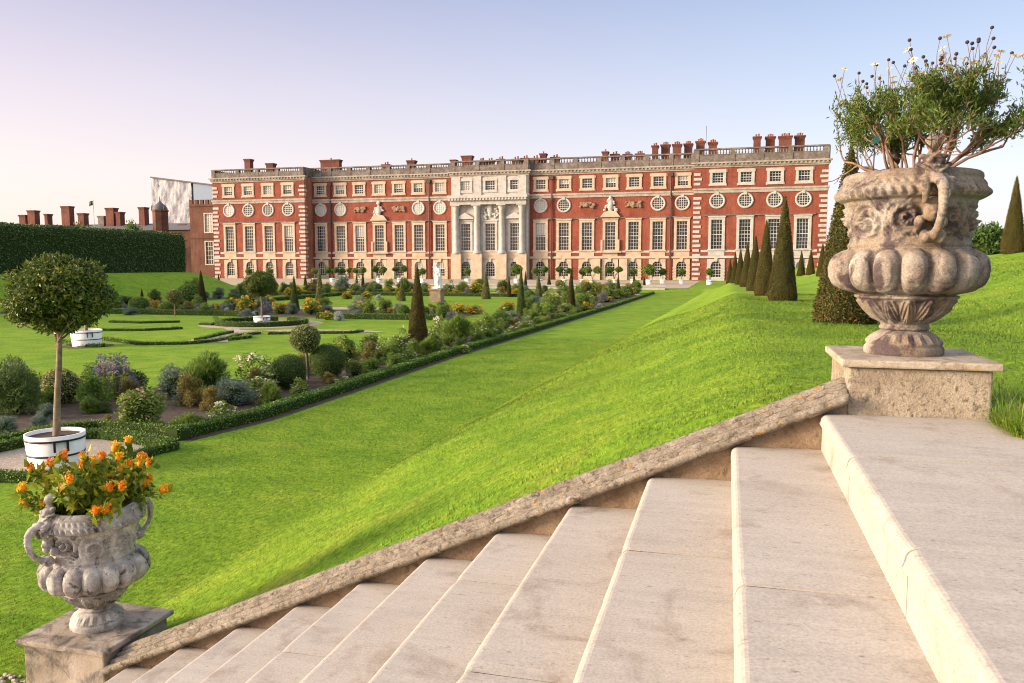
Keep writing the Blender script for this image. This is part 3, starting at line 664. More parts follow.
def sur_gr(mat):
    mb = MB(); w = GW; top = HG + .30; ww = w + .48
    for s in (-1, 1):
        mb.box(min(s * w, s * ww), max(s * w, s * ww), -.10, .25, ZB - Z['g0'] - .2, HG - w)
        mb.box(min(s * (w + .005), s * (ww + .001)), max(s * (w + .005), s * (ww + .001)), -.098, .25, HG - w, top)
    n = 10
    for k in range(n):
        xa, xb = -w + 2 * w * k / n, -w + 2 * w * (k + 1) / n
        za, zb = [HG - w + math.sqrt(max(0, w * w - x * x)) for x in (xa, xb)]
        mb.poly_extrude([(xa, za), (xb, zb), (xb, top), (xa, top)], 'y', -.10, .25)
    mb.box(-w, w, -.06, .2, ZB - Z['g0'] - .2, -.0); mb.poly_extrude([(-.16, HG - .08), (.16, HG - .08), (.24, top + .12), (-.24, top + .12)], 'y', -.24, -.09)
    for k in range(4):
        z = -.1 + k * (HG - w + .2) / 4; mb.box(-ww - .06, -w - .001, -.14, -.02, z, z + .20); mb.box(w + .001, ww + .06, -.14, -.02, z, z + .20)
    return mb.mesh('window', mat)
def sur_round(mat):
    mb = MB(); n = 40; pr = [(RR, .05), (RR, -.06), (RR + .06, -.12), (RR + .18, -.14), (RR + .28, -.10), (RR + .30, .03)]
    p = np.array(pr); th = np.arange(n) * 2 * math.pi / n
    V = np.stack([p[:, 0][:, None] * np.cos(th), p[:, 1][:, None] * np.ones(n), p[:, 0][:, None] * np.sin(th)], -1).reshape(-1, 3)
    i = np.arange(len(p) - 1)[:, None] * n; j = np.arange(n)[None, :]; k = (j + 1) % n
    mb.add(V, np.stack([i + j, i + k, i + n + k, i + n + j], -1).reshape(-1, 4), 0, True)
    mb.poly_extrude([(-.14, RR - .02), (.14, RR - .02), (.2, RR + .42), (-.2, RR + .42)], 'y', -.2, -.03); return mb.mesh('window', mat)
def round_sash():
    mb = MB()
    for k in (-.6, -.2, .2, .6):
        h = math.sqrt(RR * RR - (k * RR) ** 2); x = k * RR; mb.box(x - .028, x + .028, -.045, -.02, -h, h); mb.box(-h, h, -.047, -.022, x - .028, x + .028)
    return mb.mesh('sash', M['sash'])
def round_pane(mat):
    mb = MB(); th = np.arange(32) * 2 * math.pi / 32; mb.add(np.stack([RR * np.cos(th), np.full(32, -.012), RR * np.sin(th)], -1), [list(range(32))]); return mb.mesh('pane', mat)
KIT = {}
for tone, mt in (('w', M['pstone']), ('c', M['cream'])):
    KIT['t' + tone] = sur_tall(mt); KIT['s' + tone] = sur_sq(mt); KIT['g' + tone] = sur_gr(mt); KIT['r' + tone] = sur_round(mt)
SASH = dict(t=bars(TW, HT, 4, 8), s=bars(SW, HS, 4, 4), g=bars(GW, HG, 4, 6, True), r=round_sash())
PANE = {}
for k_, mt in (('g', M['glass']), ('b', M['blind'])):
    PANE['t' + k_] = pane(TW, HT, mt); PANE['s' + k_] = pane(SW, HS, mt); PANE['g' + k_] = pane(GW, HG, mt); PANE['r' + k_] = round_pane(mt)
# half-drawn blinds
def half(w, h, f):
    mb = MB(); zc = h * (1 - f); mb.add([(-w, .17, 0), (w, .17, 0), (w, .17, zc), (-w, .17, zc)], [(0, 1, 2, 3)], 0); mb.add([(-w, .165, zc), (w, .165, zc), (w, .165, h), (-w, .165, h)], [(0, 1, 2, 3)], 1); return mb.mesh('pane', [M['glass'], M['blind']])
PANE['sh'] = half(SW, HS, .55); PANE['th'] = half(TW, HT, .45); PANE['gh'] = half(GW, HG, .5); PANE['rh'] = PANE['rb']
def window(t, tone, x, z, Y, pk='g'):
    w = link('window', KIT[t + tone], pal); w.location = (x - pal.location[0], Y - pal.location[1], z - pal.location[2])
    link('sash', SASH[t], w); link('pane', PANE[t + pk], w)
rw = random.Random(5)
def fit(bays, Y, tone, stone=True, rounds=None, sq='g', toneS=None):
    for k, x in enumerate(bays):
        window('s', toneS or tone, x, Z['sq0'], Y, sq[k % len(sq)])
        window('t', tone, x, Z['t0'], Y, 'h' if (tone == 'c' and rw.random() < .12) else 'g')
        window('g', tone, x, Z['g0'], Y, 'h' if rw.random() < .15 else 'g')
        if rounds and rounds[k]: window('r', 'w', x, Z['rc'], Y, rounds[k])
fit(bayL, PY, 'c', rounds='bggg', sq='hhbh'); fit(bayR, PY, 'w', rounds='gggg', sq='gggg')
fit(bayA, MY, 'c', rounds=['b', 'b', '', '', '', 'b', 'b'], sq='ghgbhhb'); fit(bayB, MY, 'c', rounds=['b', 'g', '', '', '', 'g', 'g'], sq='ghghggh')
fit(bayF, FY, 'w', sq='bgg')
ZZ = Z
# horizontal dressings for each section
def dress(x0, x1, Y, bays, mt, ends=(0, 0), fr=False, low=0):
    e0, e1 = ends; Z = dict(ZZ); Z['ptop'] -= low; Z['pbal'] -= low * .6
    mb = MB(); mb.box(x0 - e0 * .45, x1 + e1 * .45, Y - .45, Y + .3, Z['ctop'] - .20, Z['ctop']); mb.box(x0 - e0 * .25, x1 + e1 * .25, Y - .25, Y + .3, Z['cbot'] + .12, Z['ctop'] - .203); mb.box(x0 - e0 * .1, x1 + e1 * .1, Y - .11, Y + .3, Z['cbot'] - .1, Z['cbot'] + .118)
    for q in np.arange(x0 + .3, x1 - .2, .55): mb.box(q, q + .2, Y - .38, Y - .252, Z['cbot'] + .25, Z['ctop'] - .204)
    part('cornice', mb, M['bands'], pal, True)
    mb = MB(); mb.box(x0 - e0 * .2, x1 + e1 * .2, Y - .22, Y + .1, Z['b2t'] - .25, Z['b2t']); mb.box(x0 - e0 * .1, x1 + e1 * .1, Y - .12, Y + .1, Z['b2b'], Z['b2t'] - .252)
    part('upper_band', mb, M['bands'] if not fr else M['pstone'], pal, True)
    mb = MB(); mb.box(x0 - e0 * .06, x1 + e1 * .06, Y - .17, Y + .1, Z['st0'] + .05, Z['st1']); part('string_course', mb, mt, pal, True)
    if not fr:
        # dark hood course over tall windows
        mb = MB()
        ed = [x0 + (1.4 if ends != (0, 0) else .3)] + list(bays) + [x1 - (1.4 if ends != (0, 0) else .3)]
        mb.box(ed[0], ed[-1], Y - .16, Y + .05, Z['hood0'] - .06, Z['hood0'] + .12); part('hood_course', mb, M['parapet'], pal, True)
        mb = MB()
        for a, b_ in zip([x0 + .2] + list(bays), list(bays) + [x1 - .2]):
            if b_ - a > 2.5 or a == x0 + .2 or b_ == x1 - .2:
                q0 = a + (1.15 if a != x0 + .2 else .9); q1 = b_ - (1.15 if b_ != x1 - .2 else .9)
                if q1 - q0 > .3: mb.box(q0, q1, Y - .035, Y + .02, Z['t0'] - .42, Z['t0'] - .12)
        part('apron_strip', mb, M['pstone'], pal, True)
    # parapet and balustrade
    mb = MB(); mb.box(x0, x1, Y - .12, Y + .32, Z['ctop'] + .002, Z['pbal']); mb.box(x0 - .06, x1 + .06, Y - .2, Y + .4, Z['ptop'] - .20, Z['ptop'])
    piers = [x0 + .3] + [(a + b_) / 2 for a, b_ in zip(bays[:-1], bays[1:])] + [x1 - .3]
    for a in piers: mb.box(a - .32, a + .32, Y - .17, Y + .37, Z['ctop'] + .004, Z['ptop'] - .202)
    for a, b_ in zip(piers[:-1], piers[1:]):
        mb.box(a, b_, Y - .15, Y + .35, Z['pbal'] + .001, Z['pbal'] + .10); n = max(2, int((b_ - a - .7) / .36))
        for q in range(n):
            x = a + .45 + (b_ - a - .9) * q / (n - 1); h0, h1 = Z['pbal'] + .10, Z['ptop'] - .2; d = h1 - h0
            mb.lathe([(.06, h0), (.10, h0 + .25 * d), (.09, h0 + .4 * d), (.045, h0 + .7 * d), (.07, h1)], 6, (x, Y + .1, 0), cap=False)
    part('balustrade', mb, M['parapet'], pal, True)
dress(XL0, XL1, PY, bayL, M['cream'], (1, 1), low=.5); dress(XR0, XR1, PY, bayR, M['pstone'], (1, 1))
dress(XL1 + .02, FX0 - .02, MY, bayA, M['cream'], low=.4); dress(FX1 + .02, XR0 - .02, MY, bayB, M['cream'], low=.15)
dress(FX0, FX1, FY, bayF, M['cream'], (1, 1), True, low=.25)
# parapet returns on pavilion sides
mb = MB()
for x in (XL0, XL1, XR0, XR1):
    mb.box(x - .2, x + .2, PY + .45, 133, Z['ctop'] + .003, Z['ptop'] - (.52 if x < -40 else .01))
part('side_parapet', mb, M['parapet'], pal, True)
# quoins
for x, s in ((XL0, 1), (XL1, -1), (XR0, 1), (XR1, -1)):
    mb = MB(); z = ZB + .1; k = 0; up_ = False
    while z < Z['cbot'] - .5:
        if z >= Z['b2t'] and not up_: part('quoins', mb, M['pstone'], pal, True); mb = MB(); up_ = True
        if not (Z['b2b'] - .5 < z < Z['b2t']):
            w = 1.05 if k % 2 else .85
            a, b_ = (x - .06, x + w) if s > 0 else (x - w, x + .06)
            if k % 2 or True:
                mb.box(a, b_, PY - .07, PY + (.9 if k % 2 else .55), z, z + .36)
        z += .66; k += 1
    part('quoins', mb, M['pstone'], pal, True)
# ground storey rustication in warm stone behind the wing windows
for bays, Y, mt in ((bayA, MY, M['cream']), (bayB, MY, M['cream']), (bayL, PY, M['cream']), (bayF, FY, M['cream'])):
    mb = MB()
    if bays is bayF:
        edges = [FX0 + .02] + [e for x in bays for e in (x - GW - .63, x + GW + .63)] + [FX1 - .02]
        for a, b_ in zip(edges[::2], edges[1::2]):
            if b_ - a < .1: continue
            z = ZB
            while z < Z['st0'] - .3: mb.box(a, b_, FY - .16, FY + .02, z, z + .44); z += .5
        mb.box(FX0, FX1, FY - .06, FY - .01, Z['st1'] + .002, Z['t0'] - .30)
        for x in [FX0 + .9, (bayF[0] + bayF[1]) / 2, (bayF[1] + bayF[2]) / 2, FX1 - .9]: mb.box(x - .8, x + .8, FY - .75, FY - .165, ZB, Z['t0'] - .5)
    else:
        for x in bays:
            mb.box(x - GW - .40, x + GW + .40, Y - .045, Y - .005, Z['st1'] + .003, Z['t0'] - .23) if mt is not M['pstone'] else None
    part('stone_facing', mb, mt, pal, True)
# central frontispiece: columns, entablature, pediments
for x in [FX0 + .9, (bayF[0] + bayF[1]) / 2, (bayF[1] + bayF[2]) / 2, FX1 - .9]:
    mb = MB(); z0, z1 = Z['t0'] - .48, Z['b2b'] - 1.0
    mb.lathe([(.66, z0), (.66, z0 + .3), (.55, z0 + .45), (.49, z0 + .6), (.48, z0 + 3), (.40, z1 - 1.0), (.44, z1 - .95), (.47, z1 - .5), (.60, z1 - .1), (.64, z1)], 20, (x, FY - .35, 0)); mb.box(x - .72, x + .72, FY - 1.05, FY - .02, z1 + .001, z1 + .16); part('column', mb, M['pstone'], pal, True)
    mb = MB(); mb.box(x - .62, x + .62, FY - .18, FY + .02, Z['b2t'] + .01, Z['cbot'] - .11); part('pilaster', mb, M['pstone'], pal, True)
mb = MB(); z1 = Z['b2b'] - .83
mb.box(FX0 + .1, FX1 - .1, FY - 1.0, FY - .01, z1, Z['b2b'] - .25); mb.box(FX0 - .1, FX1 + .1, FY - 1.35, FY - .23, Z['b2b'] - .248, Z['b2b'] + .1); mb.box(FX0 - .2, FX1 + .2, FY - 1.5, FY - .24, Z['b2b'] + .102, Z['b2t'] - .1)
for q in np.arange(FX0, FX1 - .2, .5): mb.box(q, q + .24, FY - 1.45, FY - 1.352, Z['b2b'] - .2, Z['b2b'] + .1)
part('entablature', mb, M['pstone'], pal, True)
for x in (bayF[0], bayF[2]):
    mb = MB(); z = Z['hood0'] + .1; mb.poly_extrude([(x - 1.4, z), (x + 1.4, z), (x + 1.4, z + .18), (x, z + 1.0), (x - 1.4, z + .18)], 'y', FY - .4, FY - .21); part('pediment', mb, M['pstone'], pal, True)
def carving(x, z, Y, w, h, seed, mat, name, tri=False):
    r = np.random.default_rng(seed); mb = MB()
    for k in range(34):
        u, v = r.uniform(-1, 1), r.uniform(0, 1)
        if tri: u *= (1 - v * .8)
        s = r.uniform(.10, .24); mb.ell((x + u * w / 2, Y - .12, z + v * h), (s * 1.3, .16, s), 8, 6)
    mb.ell((x, Y - .15, z + h * .45), (w * .17, .25, h * .33)); mb.ell((x, Y - .15, z + h * .9), (w * .10, .2, h * .14))
    o = link(name, remesh(mb, name, mat, .07, 1), pal, True)
carving(bayF[1], Z['hood0'] + .1, FY, 2.6, 3.6, 1, M['pstone'], 'carved_trophy')
for bs, sd in ((bayA, 2), (bayB, 3)):
    x = bs[3]; carving(x, Z['hood0'] + .55, MY, 2.6, 2.6, sd, M['pstone'], 'carved_cartouche', True)
    mb = MB(); z = Z['hood0'] + .13; mb.poly_extrude([(x - 1.5, z), (x + 1.5, z), (x + .9, z + .75), (x, z + 1.0), (x - .9, z + .75)], 'y', MY - .35, MY - .205); part('pediment', mb, M['cream'], pal, True); mb = MB()
    mb.box(x - 1.7, x + 1.7, MY - .5, MY - .2, Z['t0'] - .42, Z['t0'] - .23); [mb.box(x + s * 1.25 - .14, x + s * 1.25 + .14, MY - .25, MY - .02, Z['t0'] - .2, Z['t0'] + 1.5) for s in (-1, 1)]
    for s in (-1, 1): mb.box(x + s * 2.0 - .6, x + s * 2.0 + .6, MY - .4, MY - .18, ZB, Z['st0'])
    part('door_surround', mb, M['cream'], pal, True)
    for k in (2, 4): carving(bs[k], Z['rc'] - .45, MY, 2.2, .8, sd * 10 + k, M['wallstone'], 'relief_panel')
for p in (331, 429.5, 551.8, 670.6):
    x = xs(p, MY); mb = MB(); mb.tube([(x, MY - .2, ZB), (x, MY - .2, Z['cbot'] - .8)], .10, 8); mb.box(x - .28, x + .28, MY - .42, MY - .05, Z['cbot'] - .8, Z['cbot'] - .3)
    for z in (Z['b2b'] - .3, Z['hood0'], Z['st1']): mb.box(x - .16, x + .16, MY - .33, MY - .03, z - .08, z + .08)
    part('drainpipe', mb, M['lead'], pal, True)
# chimneys
potm = MB(); potm.lathe([(.17, 0), (.14, .45), (.18, .5), (.18, .58), (.12, .58)], 10); POT = potm.mesh('chimney_pot', M['pot'])
def chimney(parent, px, ytop, wpx, Y, zb, mat=None, npot=2, dep=1.0, name='chimney', cap=True):
    x, _, zt = atY(px, ytop, Y); w = wpx * depth(x, Y) / F; mb = MB()
    zt -= .35 if npot else 0
    mb.box(x - w * .42, x + w * .42, Y - dep / 2, Y + dep / 2, zb, zt - .5)
    if cap:
        for k, (e, a, b_) in enumerate(((.02, -.498, -.35), (.08, -.348, -.18), (.15, -.178, 0))): mb.box(x - w * .42 - e, x + w * .42 + e, Y - dep / 2 - e, Y + dep / 2 + e, zt + a, zt + b_)
    else: mb.box(x - w * .42, x + w * .42, Y - dep / 2, Y + dep / 2, zt - .498, zt)
    o = part(name, mb, mat or M['brickchim'], parent, True)
    for k in range(npot):
        q = link('chimney_pot', POT, o); q.location = (x - w * .3 + w * .6 * (k + .5) / npot, Y, zt - .001); s = .9 + .2 * ((k * 3) % 2); q.scale = (s * .85, s * .85, s * .7)
CH = [(248.7, 159.3, 7.5, 0), (271, 163.5, 9, 0), (331, 158, 24, 1), (386.5, 162.5, 8, 2), (411.7, 158.5, 9, 1), (454, 160, 6, 0), (467.5, 156, 12, 0), (482, 158.5, 7, 2), (490.5, 158.5, 8, 2), (501, 157, 8, 2), (516.5, 157, 9, 2), (525.5, 156, 8, 2), (535.5, 156, 9, 2), (543.5, 151.5, 6.5, 1), (555.5, 155, 9, 2), (605.5, 149.5, 6, 1), (615, 152, 9, 2), (627.7, 152, 9, 3), (640, 151.5, 9, 3), (655.3, 143.5, 6.5, 2), (665.7, 142.5, 9.5, 3), (677.2, 142, 9.5, 3), (688.5, 141.5, 9, 3), (700.6, 139, 9.5, 3), (713, 140, 9.5, 3), (757.3, 134.5, 8, 2), (770.5, 134.5, 10, 3), (785.5, 133.8, 14, 4), (800, 133.4, 10.5, 3)]
for k, (p, y, w, n) in enumerate(CH): chimney(pal, p, y, w, 124 + (k % 3) * .8, Z['ctop'] - .5, npot=n)
x, _, z = atY(706.5, 126, 125); mb = MB(); mb.tube([(x, 125, Z['ctop']), (x, 125, z)], .03, 5); part('roof_mast', mb, M['lead'], pal, True)

# palace terrace, low wall
tw = empty('terrace_wall', (-25, 74, ZL), 'long low pale stone wall dividing the sunken garden from the palace terrace', 'wall')
mb = MB(); mb.box(-38, -5.5, 74, 74.4, ZL - .1, -1.98); part('wall', mb, M['pstone'], tw, True); mb = MB(); mb.box(-38, -5.4, 73.9, 74.5, -1.978, -1.88); part('coping', mb, M['pstone'], tw, True)
sheet('terrace_path', [(-90, 76.5), (-3.6, 76.5), (-3.6, 115), (-90, 115)], -2.185, M['path'])

# ------------------------------------------------------------------ buildings to the left
bw = empty('crenellated_building', atY(202, 270, 124)[:2] + (ZB,), 'dark brown brick battlemented building beside the palace', 'building')
mb = MB(); x0, x1 = xs(189.5, 124), xs(216, 124); zt = atY(200, 204, 124)[2]
wz = [(atY(209, 264, 124)[2], atY(209, 242, 124)[2]), (atY(209, 232, 124)[2], atY(209, 214, 124)[2])]; wx = (xs(204.8, 124), xs(212, 124))
wall_grid(mb, x0, x1, ZB - .3, zt, 124, [(wx[0], wx[1], a, b_) for a, b_ in wz])
mb.add([(x0, 124, ZB), (x0, 140, ZB), (x0, 140, zt), (x0, 124, zt)], [(3, 2, 1, 0)]); mb.add([(x0, 124, zt), (x1, 124, zt), (x1, 140, zt), (x0, 140, zt)], [(0, 1, 2, 3)])
n = 5
for k in range(n): a = x0 + (x1 - x0) * k / n; mb.box(a, a + (x1 - x0) / n * .62, 124, 124.4, zt + .001, zt + .75)
for z in (atY(200, 206, 124)[2], atY(200, 238, 124)[2]): mb.box(x0 - .05, x1, 123.85, 124.05, z - .1, z + .1)
part('wall', mb, M['brickdark'], bw, True)
for a, b_ in wz:
    fr = MB(); fr.box(wx[0] - .2, wx[0], 123.9, 124.3, a - .2, b_ + .2); fr.box(wx[1], wx[1] + .2, 123.9, 124.3, a - .2, b_ + .2); fr.box(wx[0], wx[1], 123.9, 124.3, b_, b_ + .2); fr.box(wx[0], wx[1], 123.9, 124.3, a - .2, a)
    o = part('window', fr, M['pstone'], bw, True)
    s_ = MB()
    for k in range(1, 3): q = wx[0] + (wx[1] - wx[0]) * k / 3; s_.box(q - .03, q + .03, 124.06, 124.1, a, b_)
    for k in range(1, 5): q = a + (b_ - a) * k / 5; s_.box(wx[0], wx[1], 124.065, 124.11, q - .03, q + .03)
    part('sash', s_, M['sash'], o, True); g = MB(); g.add([(wx[0], 124.15, a), (wx[1], 124.15, a), (wx[1], 124.15, b_), (wx[0], 124.15, b_)], [(0, 1, 2, 3)]); part('pane', g, M['glass'] if a < 2 else M['blind'], o, True)
sb = empty('sheeted_building', atY(180, 268, 150)[:2] + (ZB,), 'tall building wrapped in crinkled white scaffold sheeting', 'building')
A = [atY(153, 230, 150), atY(152.5, 178, 150), atY(193, 181.5, 150), atY(193, 230, 150)]
mb = MB(); n = 40; V = []; rg = np.random.default_rng(2)
for a in range(n + 1):
    for c in range(n + 1):
        u, v = a / n, c / n; x = A[0][0] + (A[3][0] - A[0][0]) * u; zt = A[1][2] + (A[2][2] - A[1][2]) * u; z = ZB + (zt - ZB) * v
        V.append((x, 150 + .14 * math.sin(u * 19 + v * 7) * math.cos(v * 23) + .06 * rg.normal(), z))
i = np.arange(n)[:, None] * (n + 1); j = np.arange(n)[None, :]
mb.add(V, np.stack([i + j, i + n + 1 + j, i + n + 2 + j, i + j + 1], -1).reshape(-1, 4), 0, True)
mb.box(A[0][0], A[3][0], 150.6, 166, ZB, min(A[1][2], A[2][2]) - .4); part('wall', mb, M['sheet'], sb, True)
mb = MB(); B0, B1 = atY(193, 182, 150), atY(216, 186, 150); mb.poly_extrude([(B0[0] + .02, ZB), (B1[0], ZB), (B1[0], B1[2]), (B0[0] + .02, B0[2])], 'y', 150, 165); part('side_sheet', mb, M['bluesheet'], sb, True)
mb = MB(); mb.box(A[0][0] - .3, B1[0] + .3, 149.5, 166, A[2][2] - .7, A[2][2] - .45) if False else mb.poly_extrude([(A[1][0] - .3, A[1][2] + .01), (B1[0] + .3, B1[2] + .01), (B1[0] + .3, B1[2] + .25), (A[1][0] - .3, A[1][2] + .3)], 'y', 149.6, 166); part('roof', mb, M['slate'], sb, True)
tb = empty('brick_range', atY(90, 268, 132)[:2] + (ZB,), 'old brick range behind the tall hedge with many ornate chimneys', 'building')
mb = MB(); x0, x1 = xs(-30, 132), xs(190, 132); zt = atY(100, 231, 132)[2]; mb.box(x0, x1, 132, 142, ZB, zt); part('wall', mb, M['brickdark'], tb, True)
mb = MB(); mb.poly_extrude([(131.6, zt + .002), (142.4, zt + .002), (137, zt + 1.6)], 'x', x0, x1); part('roof', mb, M['slate'], tb, True)
for p, y, w, mt in ((24.5, 215, 9, 'brickchim'), (33.3, 210.5, 10.5, 'brickchim'), (48.2, 214, 4.2, 'brickchim'), (67.4, 206.3, 11.5, 'brickchim'), (83, 213.3, 8.5, 'brickchim'), (103, 216, 8, 'parapet'), (111.6, 208, 11, 'brickchim'), (120, 212, 6.2, 'brickchim'), (143.5, 207.3, 7.8, 'brickchim'), (184, 224.5, 9, 'brickchim')):
    chimney(tb, p, y, w, 136, zt, M[mt], npot=0, dep=1.3)
x, _, z0 = atY(161, 232, 128); zt2 = atY(161, 210, 128)[2]; z3 = atY(161, 196.5, 128)[2]; tr = 7.2 * depth(x, 128) / F
mb = MB(); mb.lathe([(tr, ZB), (tr, zt2 - .3), (tr + .15, zt2 - .25), (tr + .15, zt2)], 8, (x, 128, 0), smooth=False)
t_ = part('turret', mb, M['brickdark'], tb, True)
mb = MB(); h = z3 - zt2; mb.lathe([(tr, zt2 + .002), (tr * .95, zt2 + h * .15), (tr * .75, zt2 + h * .33), (tr * .35, zt2 + h * .5), (.12, zt2 + h * .66), (.05, zt2 + h)], 8, (x, 128, 0)); part('dome', mb, M['slate'], t_, True)
for s in (-1, 1):
    mb = MB(); mb.lathe([(.12, zt2 - .2), (.12, zt2 + .35), (.02, zt2 + .9)], 6, (x + s * tr, 127.4, 0)); part('pinnacle', mb, M['parapet'], t_, True)
x, _, z1 = atY(93, 200, 126); fp = empty('flagpole', (x, 126, ZB), 'thin flagpole flying a small dark flag above the hedge', 'flagpole')
mb = MB(); mb.tube([(x, 126, ZB), (x, 126, z1)], .06, 6); part('pole', mb, M['sash'], fp, True)
mb = MB(); n = 8; V = []
for k in range(n + 1):
    for c in (0, 1): V.append((x - .12 * k, 126 + .10 * math.sin(k * 1.1), z1 - .05 - .035 * k - c * .85))
f = [(2 * k, 2 * k + 1, 2 * k + 3, 2 * k + 2) for k in range(n)]; mb.add(V, f, 0, True); o = part('flag', mb, plain('dark_red_flag', (.06, .02, .03)), fp, True)
sm = o.modifiers.new('thick', 'SOLIDIFY'); sm.thickness = .02
gw = empty('garden_wall', atY(997, 248, 60)[:2] + (-.3,), 'short length of old brick wall beyond the right bank', 'wall')
mb = MB(); x0, x1 = xs(983, 60), xs(1004, 60); mb.box(x0, x1, 60, 60.4, -.6, atY(995, 244, 60)[2]); part('wall', mb, M['brick'], gw, True); mb = MB(); mb.box(x0, x1, 59.9, 60.5, atY(995, 244, 60)[2] + .002, atY(995, 243, 60)[2] + .05); part('coping', mb, M['pstone'], gw, True)
# ------------------------------------------------------------------ plants: prototype meshes
PR = {}
def sphere_pts(n, rng, lo=-1.0):
    z = rng.uniform(lo, 1, n); a = rng.uniform(0, 2 * math.pi, n); q = np.sqrt(1 - z * z); return np.stack([q * np.cos(a), q * np.sin(a), z], -1)
def lumpy(D, seed, amp=.12, k=3):
    r = np.random.default_rng(seed); v = np.zeros(len(D))
    for _ in range(6): w = r.normal(0, k, 3); v += np.sin(D @ w + r.uniform(0, 6)) / 6
    return 1 + amp * 2 * v
def ball_mesh(name, mat, n, leaf, core='core', amp=.04, zc=.5, seed=1, lo=-1.0, mats=None, sq=1.0):
    """clipped ball, diameter 1, centre at height zc"""
    r = np.random.default_rng(seed); mb = MB()
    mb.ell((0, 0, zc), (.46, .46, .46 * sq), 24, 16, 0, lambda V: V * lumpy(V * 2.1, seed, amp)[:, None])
    D = sphere_pts(n, r, lo); R = .5 * lumpy(D, seed, amp) * r.uniform(.90, 1.0, n)
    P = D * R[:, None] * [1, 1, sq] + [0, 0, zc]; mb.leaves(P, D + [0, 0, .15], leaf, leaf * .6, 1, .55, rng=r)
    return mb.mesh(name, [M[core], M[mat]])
def cone_mesh(name, mat, n, leaf, r0=.38, h=2.3, seed=1):
    r = np.random.default_rng(seed); mb = MB()
    def rad_(t): return r0 * (1 - t) ** .93 * np.where(t < .05, .86 + 2.8 * t, 1) + .012
    ts = np.linspace(0, 1, 26); wob = lambda t, a: 1 + .03 * np.sin(3 * a + 9 * t + seed) + .025 * np.sin(5 * a - 17 * t)
    def fn(R, Z, th): return R * wob(Z / h, th), Z
    mb.lathe([(float(rad_(t)) * .93, t * h * .985) for t in ts], 28, fn=fn)
    t = 1 - np.sqrt(r.uniform(0, 1, n)); a = r.uniform(0, 2 * math.pi, n); R = rad_(t) * wob(t, a) * r.uniform(.92, 1.0, n)
    Nn = np.stack([np.cos(a), np.sin(a), np.full(n, .35)], -1); P = np.stack([R * np.cos(a), R * np.sin(a), t * h], -1)
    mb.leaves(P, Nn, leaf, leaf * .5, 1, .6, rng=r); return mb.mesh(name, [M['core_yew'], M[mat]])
def bush_meshes(kind, mat, n, leaf, lw=.5, clumps=34, flat=1.0, flower=None, nf=40, fs=.06, seed=1, stems=True, up=.3, spread=.16, tilt=.65, airy=False):
    """loose shrub, about 1 wide and 1 high: list of (part name, mesh)"""
    r = np.random.default_rng(seed); mb = MB(); out = []
    D = sphere_pts(clumps, r, -.15); D = D * lumpy(D, seed + 50, .16, 2)[:, None]; C = D * np.array([.36, .36, .72]) * r.uniform(.45 if airy else .55, 1.05, clumps)[:, None] + [0, 0, .20]
    C[:, 2] = np.clip(C[:, 2], .08, .95)
    idx = r.integers(0, clumps, n); O = sphere_pts(n, r); R = spread * r.uniform(.3, 1.0, n) ** .6
    P = C[idx] + O * R[:, None]; P[:, 2] = np.clip(P[:, 2], .02, 2)
    mb.leaves(P, O + (C[idx] - [0, 0, .2]) * 1.2 + [0, 0, up], leaf, leaf * lw, 0, tilt, rng=r)
    out.append(('foliage', mb.mesh(kind + '_foliage', M[mat])))
    if stems:
        s = MB()
        for c in C: s.tube([(c[0] * .15, c[1] * .15, 0), (c[0] * .6, c[1] * .6, c[2] * .5), tuple(c)], [.014, .010, .006], 5)
        if not airy: s.ell((0, 0, .32), (.23, .23, .29), 12, 8, 1, lambda V: V * lumpy(V * 3, seed, .2)[:, None])
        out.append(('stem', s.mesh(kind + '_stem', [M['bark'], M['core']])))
    if flower:
        f = MB(); fi = r.integers(0, clumps, nf); O = sphere_pts(nf, r, .0); Pf = C[fi] + O * spread * 1.02
        for p, o in zip(Pf, O):
            q = 9; DD = sphere_pts(q, r, -.1); f.leaves(p + DD * fs * .25, DD + o * .6, fs * .6, fs * .5, 0, .4, rng=r)
        out.append(('blossoms', f.mesh(kind + '_blossoms', M[flower])))
    return out
PR['box_ball'] = [('crown', ball_mesh('box_ball', 'dark', 5200, .035, amp=.03, zc=.47))]
PR['light_ball'] = [('crown', ball_mesh('light_ball', 'box', 3600, .05, amp=.05, zc=.46, seed=4))]
PR['holly_ball'] = [('crown', ball_mesh('holly_ball', 'holly', 4200, .05, amp=.06, zc=.46, seed=5))]
PR['yew_cone'] = [('crown', cone_mesh('yew_cone', 'yew', 15000, .034))]
PR['green_cone'] = [('crown', cone_mesh('green_cone', 'dark', 9000, .045, seed=2))]
PR['holly_cone'] = [('crown', cone_mesh('holly_cone', 'holly', 7000, .05, seed=3))]
PR['blue_mound'] = bush_meshes('blue_mound', 'blue', 4200, .075, .3, 34, seed=11, up=.6, spread=.15)
PR['silver_mound'] = bush_meshes('silver_mound', 'silver', 1500, .09, .4, 26, seed=12, up=.5, stems=True)
PR['mid_bush'] = bush_meshes('mid_bush', 'mid', 3000, .075, .5, 30, seed=13)
PR['dark_bush'] = bush_meshes('dark_bush', 'dark', 3200, .075, .5, 30, seed=14)
PR['light_bush'] = bush_meshes('light_bush', 'light', 3400, .085, .4, 26, seed=15, airy=True)
PR['olive_bush'] = bush_meshes('olive_bush', 'olive', 4200, .06, .5, 28, seed=16, airy=True, spread=.14)
PR['feather_bush'] = bush_meshes('feather_bush', 'dark', 9000, .10, .13, 40, seed=17, up=1.2, spread=.18, tilt=.4)
PR['grassy_bush'] = bush_meshes('grassy_bush', 'mid', 4200, .20, .09, 26, seed=18, up=1.6, tilt=.3)
